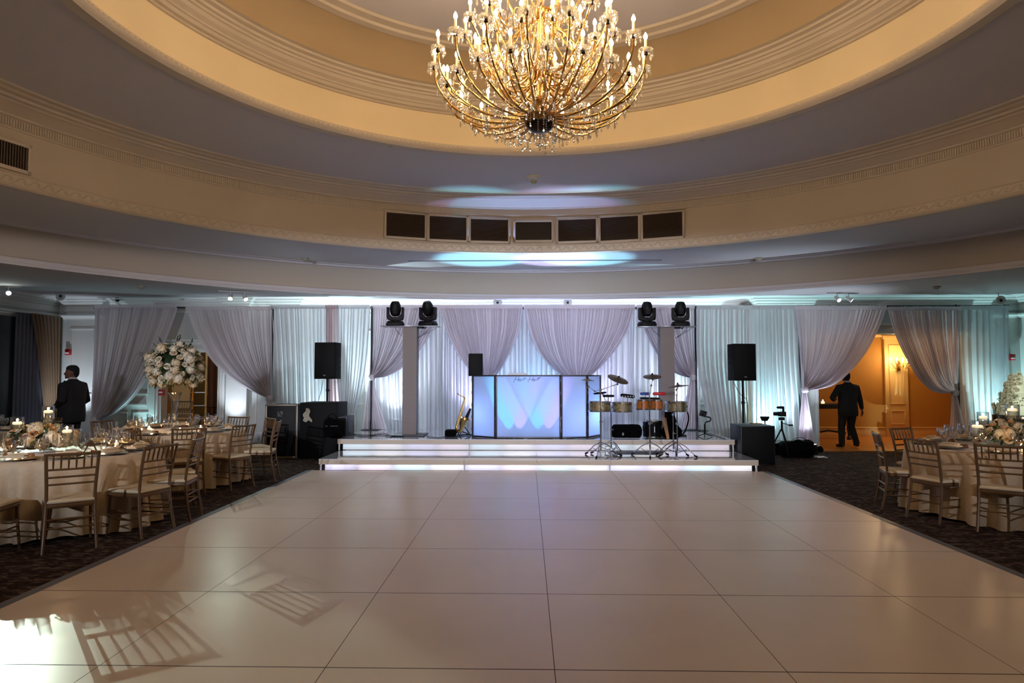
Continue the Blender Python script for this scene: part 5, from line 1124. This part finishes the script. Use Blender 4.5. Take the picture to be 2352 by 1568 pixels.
m = MB(); m.box((0, 0, .74), (.10, .07, .06)); m.box((.01, 0, .83), (.13, .09, .09)); m.cyl((-.05, 0, .835), .036, .10, 16, M=RY(-PI/2)); m.build('camera_body', M_black, t, bevel=.006)
m = MB(); m.box((.035, 0, .90), (.03, .03, .09)); m.tube([(-.09, 0, .955), (-.07, 0, .955), (.03, 0, .955), (.05, 0, .955)], [.012, .024, .024, .018], 12); m.build('microphone', M_blackcloth, t)
t = thing('light_stand', 'black folded light stand beside the right subwoofer', 'stand', (at(1762, 1000, 12.95).x, 12.95, 0)); m = MB(); m.tube([(-.04, 0, .70), (.0, 0, .10)], .012, 8); m.build('upright', M_black, t); m = MB(); m.lathe([(0, .70), (.05, .70), (.085, .76), (.085, .785), (0, .785)], (-.04, 0, 0), 20); m.build('head', M_black, t)
for k in range(3): m = MB(); a = .4+k*2.1; m.tube([(0, 0, .38), (.13*math.cos(a), .13*math.sin(a), .01)], .009, 6); m.build('leg', M_black, t)
P = on(1838, 1052, 0); bag('camera_bag', 'large black camera bag on the carpet by the right drape tail', (P.x, P.y+.15, 0), (.62, .34, .36), 21); P = on(1884, 1040, 0); bag('pouch', 'small black pouch on the carpet in front of the wide opening', (P.x, P.y+.08, 0), (.17, .14, .14), 22, strap=False)
P = on(1775, 1040, 0); bag('camera_bag', 'black bag half hidden behind the tripod legs', (P.x-.02, 13.45, 0), (.34, .22, .26), 23)
m = MB(); P = on(1878, 1052, 0); rn = random.Random(6); m.grid(lambda u, v: (P.x-.13+.28*u, P.y-.1+.2*v, .012+.02*abs(math.sin(7*u+5*v))+.01*math.sin(19*u*v)), 14, 10); tag(m.build('plastic_wrap', glass('thin_plastic', (.85, .87, .9, 1), .35, .2), smooth=0), 'crumpled clear plastic wrap on the carpet beside the camera bag', 'plastic wrap')
cable('black cable wavering across the left of the stage floor', [(815, 998), (850, 1000), (880, 996), (905, 1003), (945, 1001)], .41); cable('black cable along the stage front left of the saxophone', [(800, 994), (830, 1003), (870, 1000), (900, 1004)], .41); cable('thin cable on the stage floor beside the gimbal camera', [(1560, 990), (1600, 989), (1650, 1003), (1668, 1010)], .41); cable('black cable on the stage floor right of the left column', [(980, 1003), (1010, 1006), (1035, 1001), (1060, 1004)], .41)
cable('thin black cord lying on the carpet behind the tripod', [(1764, 1030), (1790, 1026), (1830, 1034)], 0.)
# ================================================================ hall and store room contents
t = thing('console_table', 'dark carved console table in the orange hall', 'table', (7.0, 16.6, 0)); Mdk = mat('dark_carved_wood', C(38, 24, 16), .45)
m = MB(); m.box((0, 0, .86), (1.9, .5, .05)); m.box((0, 0, .80), (1.75, .42, .08)); m.build('tabletop', Mdk, t, bevel=.01)
for sx in (-1, 1):
    for sy in (-1, 1): m = MB(); m.lathe([(0, 0), (.05, 0), (.055, .06), (.03, .1), (.05, .3), (.03, .55), (.055, .7), (.05, .77), (0, .77)], (sx*.82, sy*.17, 0), 12); m.build('leg', Mdk, t)
m = MB(); m.tube([(-.82, .0, .16), (-.4, 0, .22), (0, 0, .16), (.4, 0, .22), (.82, 0, .16)], .025, 8); m.build('stretcher', Mdk, t)
t = thing('votive_candle', 'small glowing candle on the console table in the hall', 'candle', (at(1890, 925, 16.5).x, 16.5, .885)); m = MB(); m.cyl((0, 0, 0), .04, .05, 16); m.build('wax', M_wax, t); m = MB(); m.ball((0, 0, .07), (.012, .012, .022), 8, 6); m.build('flame', M_flame, t)
P = at(2150, 990, 15.4)
m = MB(); m.grid(lambda u, v: (-1.0+.5*u+.02*math.sin(u*30)*v, .0+.05*math.sin(u*22), 2.25-2.22*v), 40, 8)
cur = m.build('doorway_curtain', mat('brown_curtain', C(92, 56, 30), .9), smooth=60); cur.location = (-6.25, 15.0, 0); tag(cur, 'brown curtain hanging inside the left doorway', 'curtain')
m = MB(); P = at(474, 860, 14.95); m.cyl((P.x, 14.95, 0), .025, 2.3, 12); tag(m.build('brass_pole', mat('cream_pole', C(215, 180, 110), .4)), 'cream upright pole inside the left doorway', 'pole')
t = thing('step_ladder', 'blue aluminium step ladder inside the left doorway', 'ladder', (at(455, 930, 15.2).x, 15.2, 0), .25); Mbl = mat('ladder_blue', C(60, 110, 160), .4, .3)
for s in (-1, 1): m = MB(); m.tube([(s*.22, -.12, 0), (s*.13, .1, 1.7)], .022, 6); m.build('rail', Mbl, t); m = MB(); m.tube([(s*.2, .5, 0), (s*.13, .12, 1.7)], .015, 6); m.build('rear_strut', M_chrome, t)
for k in range(5): m = MB(); z = .28+k*.3; m.box((0, -.12+.13*z, z), (.38-.05*z/.5*.5, .09, .02)); m.build('step', M_chrome, t)
m = MB(); m.box((0, .05, 1.72), (.32, .2, .03)); m.build('top_cap', Mbl, t)
# left window curtains on the side wall
M_vel = mat('brown_velvet', C(100, 76, 50), .75, noise=.3, nscale=60, sheen=.5); M_shc = fabric('grey_sheer', C(120, 124, 140), .4, .1); 
struct_w = MB(); struct_w.box((XL+.02, 11.7, 1.45), (.03, 3.6, 2.6)); struct(struct_w.build('window_1', mat('night_glass', C(8, 8, 10), .25)))
def side_curtain(name, label, y0t, y1t, y0b, y1b, x, mt, nf, amp, cat, zb=.02):
    m = MB(); 
    def f(u, v):
        s = v**.8; y = (y0t+(y1t-y0t)*u)*(1-s)+(y0b+(y1b-y0b)*u)*s; return (x+amp*math.sin(u*nf*2*PI), y, 2.84-(2.84-zb)*v)
    m.grid(f, nf*8, 30); tag(m.build(name, mt, smooth=80), label, cat)
side_curtain('velvet_curtain', 'brown patterned velvet curtain on the left wall, gathered towards its foot', 13.35, 14.25, 13.95, 14.25, XL+.16, M_vel, 8, .035, 'curtain')
side_curtain('sheer_curtain', 'grey sheer curtain beside the velvet curtain on the left wall', 13.05, 14.0, 13.05, 14.0, XL+.08, M_shc, 9, .022, 'curtain')
side_curtain('velvet_curtain', 'dark velvet curtain at the very left edge of the room', 10.6, 12.0, 10.6, 12.0, XL+.14, mat('black_velvet', C(22, 18, 17), .9), 10, .035, 'curtain')
# ================================================================ people: overlapping closed forms fused by a voxel remesh
M_skin = mat('skin', C(112, 74, 56), .6); M_suit = mat('black_suit', C(16, 16, 20), .85); M_hair = mat('dark_hair', C(14, 11, 10), .8); M_shirt = mat('white_shirt', C(190, 190, 195), .8); M_shoe = mat('black_shoe', C(10, 10, 10), .4)
def loft(m, rings, n=24):
    # rings: (cx, cy, z, rx, ry) stacked bottom to top, superellipse sections
    vs = []
    for cx_, cy_, z, rx, ry in rings:
        for k in range(n):
            a = 2*PI*k/n; c, s = math.cos(a), math.sin(a); vs.append((cx_+rx*math.copysign(abs(c)**.85, c), cy_+ry*math.copysign(abs(s)**.85, s), z))
    L = len(rings); m.add(vs, [(i*n+k, i*n+(k+1) % n, (i+1)*n+(k+1) % n, (i+1)*n+k) for i in range(L-1) for k in range(n)]+[tuple(range(n-1, -1, -1)), tuple((L-1)*n+k for k in range(n))])
def hand(m, wrist, d, curl, side, s=1.):
    # wrist point, direction to knuckles, curl 0..1, side = +-1 thumb side vector sign
    d = Vector(d).normalized(); out = Vector((side, 0, 0)); out = (out-d*out.dot(d)).normalized(); fwd = d.cross(out)*side
    palm = wrist+d*.05*s; m.tube([wrist-d*.02, wrist+d*.01, wrist+d*.05*s, wrist+d*.09*s], [.024*s, .026*s, .036*s, .034*s], 10, flat=.55)
    # fingers spread along fwd axis (thumb forward)
    for k, (L, off) in enumerate(((.070, .027), (.080, .009), (.075, -.009), (.058, -.026))):
        b = wrist+d*.085*s+fwd*off*s; d1 = (d+out*-.25*curl).normalized(); p1 = b+d1*L*.45*s; d2 = (d-out*.9*curl).normalized(); p2 = p1+d2*L*.3*s; d3 = (d*.6-out*1.3*curl).normalized(); m.tube([b-d*.02, b, p1, p2, p2+d3*L*.25*s], [.009*s, .0095*s, .0088*s, .008*s, .0065*s], 8)
    b = wrist+d*.03*s+fwd*.03*s; m.tube([b, b+(fwd*.7+d*.7)*.035*s, b+(fwd*.5+d*.9-out*.3*curl)*.065*s], [.013*s, .0115*s, .009*s], 8)
def head(m, c, s, face):
    # c = chin-level neck top centre; s scale; face = rotation about z (0 looks +y)
    M0 = m.M; m.M = M0 @ Matrix.Translation(c) @ RZ(face) @ Matrix.Scale(s, 4)
    loft(m, [(0, .035, -.005, .025, .025), (0, .03, .01, .045, .06), (0, .02, .035, .058, .082), (0, .01, .075, .068, .092), (0, .0, .11, .074, .098), (0, -.006, .15, .077, .102), (0, -.01, .185, .072, .094), (0, -.012, .21, .056, .072), (0, -.012, .226, .028, .036)])
    m.tube([(0, .088, .118), (0, .112, .085), (0, .118, .075), (0, .095, .068)], [.009, .013, .015, .012], 8)       # nose
    m.tube([(-.024, .088, .045), (0, .098, .045), (.024, .088, .045)], [.006, .011, .006], 8); m.tube([(-.022, .086, .036), (0, .096, .035), (.022, .086, .036)], [.006, .010, .006], 8)
    m.ball((0, .088, .006), (.026, .02, .02), 10, 6)                                                            # chin
    for x in (-1, 1): m.tube([(x*.02, .088, .128), (x*.05, .078, .128)], .009, 8); m.ball((x*.078, -.005, .09), (.010, .022, .034), 10, 8)
    m.M = M0
def person(label, loc, rz, H, pose):
    k = H/1.78; t = thing('person', label, 'person', loc, rz); t.scale = (k, k, k); V = Vector
    P = pose
    body = MB(); hz = 1.52
    loft(body, [(0, 0, .86, .15, .11), (0, 0, .95, .17, .12), (0, 0, 1.1, .155, .11), (0, 0, 1.28, .18, .12), (0, -.005, 1.40, .17, .10), (0, -.01, 1.47, .08, .065), (0, .0, 1.52, .058, .06), (0, P['hl'][0]*.5, 1.57, .055, .06)])
    head(body, V((0, P['hl'][0], hz+.02)), 1.0, P['face'])
    for s, A in ((-1, P['armL']), (1, P['armR'])):
        sh, el, wr = V((s*.17, -.01, 1.41)), V(A[0]), V(A[1]); body.tube([sh, sh.lerp(el, .5), el, el.lerp(wr, .4), wr], [.052, .046, .038, .038, .025], 10); hand(body, wr, A[2], A[3], s)
    for s, L in ((-1, P['legL']), (1, P['legR'])):
        hp, kn, an = V((s*.09, 0, .92)), V(L[0]), V(L[1]); body.tube([hp, hp.lerp(kn, .5), kn, kn.lerp(an, .35), an], [.085, .075, .052, .055, .035], 12); d = V(L[2]); body.tube([an, an+d*.06-V((0, 0, .03)), an+d*.18-V((0, 0, .045))], [.035, .038, .028], 8)
    body.build('body', M_skin, t, remesh=.011)
    hair = MB(); hair.M = Matrix.Translation((0, P['hl'][0], hz+.02)) @ RZ(P['face'])
    loft(hair, [(0, -.062, .015, .03, .022), (0, -.06, .05, .056, .05), (0, -.05, .09, .074, .068), (0, -.032, .13, .084, .085), (0, -.012, .165, .087, .106), (0, -.008, .20, .078, .098), (0, -.012, .228, .056, .07), (0, -.012, .242, .028, .03)]); hair.build('hair', M_hair, t, remesh=.011)
    b = P['bulk']; j = MB()
    loft(j, [(0, 0, .74, .21*b, .14*b), (0, 0, .84, .212*b, .15*b), (0, 0, .95, .205*b, .15*b), (0, .005, 1.08, .195*b, .15*b), (0, 0, 1.22, .205*b, .148*b), (0, -.005, 1.34, .222*b, .14*b), (0, -.01, 1.42, .215*b, .12*b), (0, -.012, 1.47, .15*b, .09*b), (0, -.01, 1.51, .078, .075), (0, -.005, 1.53, .07, .07)])
    for s, A in ((-1, P['armL']), (1, P['armR'])):
        sh, el, wr = V((s*.19*b, -.01, 1.405)), V(A[0]), V(A[1]); j.tube([sh+V((-s*.06, 0, .01)), sh, sh.lerp(el, .5), el, el.lerp(wr, .45), wr.lerp(el, .08)], [.075, .078*b, .068*b, .060*b, .055, .043], 14)
    j.tube([(-.05, .09*b, 1.50), (-.03, .13*b, 1.36), (0, .15*b, 1.2)], [.02, .022, .012], 8); j.tube([(.05, .09*b, 1.50), (.03, .13*b, 1.36), (0, .15*b, 1.2)], [.02, .022, .012], 8)
    j.build('suit_jacket', M_suit, t, remesh=.013)
    col = MB(); col.lathe([(.066, 1.50), (.070, 1.555), (.064, 1.555), (.060, 1.50)], (0, .0, 0), 20); col.build('shirt_collar', M_shirt, t)
    tr = MB(); loft(tr, [(0, 0, .80, .185*b, .13), (0, 0, .90, .18*b, .13), (0, 0, 1.0, .17*b, .125)])
    for s, L in ((-1, P['legL']), (1, P['legR'])):
        hp, kn, an = V((s*.095, 0, .90)), V(L[0]), V(L[1]); tr.tube([hp, hp.lerp(kn, .5), kn, kn.lerp(an, .5), an+V((0, 0, -.02))], [.11, .10, .080, .074, .068], 14)
    tr.build('trousers', M_suit, t, remesh=.013)
    for s, L in ((-1, P['legL']), (1, P['legR'])):
        an, d = V(L[1]), V(L[2]); sh = MB(); sh.tube([an-d*.06-V((0, 0, .035)), an-V((0, 0, .03)), an+d*.10-V((0, 0, .045)), an+d*.20-V((0, 0, .055))], [.035, .046, .042, .030], 12, flat=1.); sh.build('shoe', M_shoe, t, smooth=60)
    return t
# man at the left: faces left (his own front is local +y, turned to -x), head in profile
P = at(166, 900, 11.9)
person('person in a dark suit seen in profile, standing behind the left tables', (P.x, 11.9, 0), math.radians(88), 1.76,
  dict(hl=(.02,), face=math.radians(34), bulk=1.22, armL=((-.31, -.03, 1.14), (-.20, .16, 1.02), (.3, .8, -.2), .6), armR=((.31, -.05, 1.13), (.22, .14, .98), (-.3, .8, -.3), .6), legL=((-.11, .03, .50), (-.12, -.01, .10), (0, 1, 0)), legR=((.11, .02, .50), (.12, -.02, .10), (0, 1, 0))))
# man at the right: back to the camera, walking away into the opening
P = on(1950, 1029, 0)
person('person in a dark suit seen from behind, stepping into the orange lit opening', (P.x, P.y, 0), math.radians(4), 1.66,
  dict(hl=(.06,), face=math.radians(-8), bulk=1.06, armL=((-.38, -.02, 1.16), (-.22, .20, 1.10), (.6, .6, .2), .8), armR=((.30, .02, 1.13), (.36, .04, .88), (.05, .1, -1), .5), legL=((-.13, .06, .50), (-.15, .03, .10), (-.05, 1, 0)), legR=((.12, .10, .50), (.17, -.04, .12), (.25, 1, 0))))
# ================================================================ lighting
LB = (.30, .62, 1.); CYN = (.5, .94, 1.); LAV = (.66, .62, 1.); WHB = (.75, .85, 1.)
def uplight(label, loc, aim, energy, col, spot=75, blend=.8):
    t = thing('uplight', label, 'uplight', loc)
    m = MB(); m.cyl((0, 0, .0), .09, .05, 16); m.cyl((0, 0, .05), .075, .14, 16); m.build('housing', M_black, t, bevel=.004)
    m = MB(); m.disc((0, 0, .192), .062, 20); m.build('lens', emat('led_lens_%d%d%d' % tuple(int(c*9) for c in col), col+(1,), 12), t)
    l = lamp('beam', 'SPOT', (0, 0, .21), energy*UPP, col, .04, spot=spot, blend=blend, target=(aim[0]-loc[0], aim[1]-loc[1], aim[2]-loc[2])); l.parent = t
for x, y, c, e, lab in ((-8.2, 14.2, CYN, 14, 'round floor uplight behind the far left drape'), (-6.27, 13.7, WHB, 45, 'round floor uplight at the pilaster right of the doorway'), (-4.3, 14.25, (.7, .93, 1.), 230, 'round floor uplight behind the drape left of the stage'),
    (5.0, 14.25, CYN, 190, 'round floor uplight behind the turquoise lit drape'), (9.8, 14.25, CYN, 120, 'round floor uplight behind the sheer drape at the cake'), (-9.75, 13.5, WHB, 60, 'round floor uplight at the corner pilaster by the window curtain')):
    uplight(lab, (x, y, 0), (x, y+.08, 3), e, c, 100) if y > 14 else uplight(lab, (x, y, 0), (x, 14.3, 1.7), e, c, 62)
uplight('glaring floor uplight beside the tripod camera', (5.75, 13.6, 0), (5.55, 14.0, 2), 80, WHB, 90)
for x, c, lab in ((-2.9, WHB, 'stage uplight behind the left swag'), (-1.2, LAV, 'stage uplight behind the saxophone'), (.15, LB, 'stage uplight behind the middle of the booth'), (1.6, LAV, 'stage uplight behind the drums'), (3.2, WHB, 'stage uplight behind the right swag')):
    uplight(lab, (x, 14.78, .41), (x, 15.15, 1.8), 115, c, 120)
# lit fixtures behind the booth that wash the swags and the soffit above
for x, c, a, e, lab in ((-.55, (.3, .8, 1), -.9, 300, 'left wash light on the floor behind the booth'), (.35, LAV, .6, 260, 'middle wash light on the floor behind the booth'), (.9, (.3, .8, 1), 1.2, 300, 'right wash light on the floor behind the booth')):
    uplight(lab, (x, 13.98, .41), (a, 13.15, 3.88), e, c, 33, .5)
uplight('round floor light under the booth table, tilted towards the dome', (.1, 13.9, .41), (.1, 12.0, 4.85), 40, (.75, .75, 1), 16, .8)
# warm hall and store room
lamp('sconce_glow', 'POINT', (at(2066, 830, 16.95).x, 16.95, 1.95), 50*HALL, (1, .70, .32), .12)
lamp('hall_ceiling_lamp', 'POINT', (8.3, 16.0, 2.65), 45*HALL, (1, .72, .38), .15)
lamp('storeroom_lamp', 'POINT', (-7.4, 16.2, 2.5), 150*HALL, (1, .74, .38), .15)
# added fill: unseen spotlight pairs behind the camera, brightening the swags and cake
for x, y, aims, lab in ((-5.5, -3.5, ((-2.4, 14.2, 1.9), (-6.2, 14, 1.8)), 'added unseen pair of fill spotlights on the ceiling at the rear left'), (5.8, -3.5, ((2.6, 14.2, 1.9), (8.6, 11.9, 1.25)), 'added unseen pair of fill spotlights on the ceiling at the rear right'), (.1, -5.2, ((-.9, 14.2, 2.0), (1.1, 14.2, 2.0)), 'added unseen pair of fill spotlights on the ceiling behind the middle of the room')):
    t = thing('track_light', lab, 'spotlight', (x, y, CH)); m = MB(); m.box((0, 0, -.012), (.7, .035, .024)); m.build('track_bar', M_white, t, bevel=.003)  # named like the real tracks, but put in only as fill light
    for hx, A in zip((-.15, .15), aims):
        d = Vector(A)-Vector((x, y, CH-.12)); q = d.to_track_quat('Z', 'Y').to_matrix().to_4x4()
        m = MB(); m.tube([(hx, 0, -.02), (hx, 0, -.09)], .008, 8); m.lathe([(0, -.07), (.028, -.07), (.034, -.03), (.045, .06), (.048, .07), (.04, .07), (.035, .055)], (hx, 0, -.12), 16, M=q); m.build('spot_head', M_white, t)
        l = lamp('spot_beam', 'SPOT', Vector((hx, 0, -.12))+(q @ Vector((0, 0, .09))), (3200 if A[0] == 8.6 else 2600*REAR_FILL), ((.86, 1, .84) if A[0] == 8.6 else (.82, .86, 1)), .03, spot=(7 if A[0] == 8.6 else 34), blend=.9); l.rotation_euler = d.to_track_quat('-Z', 'Y').to_euler(); l.parent = t
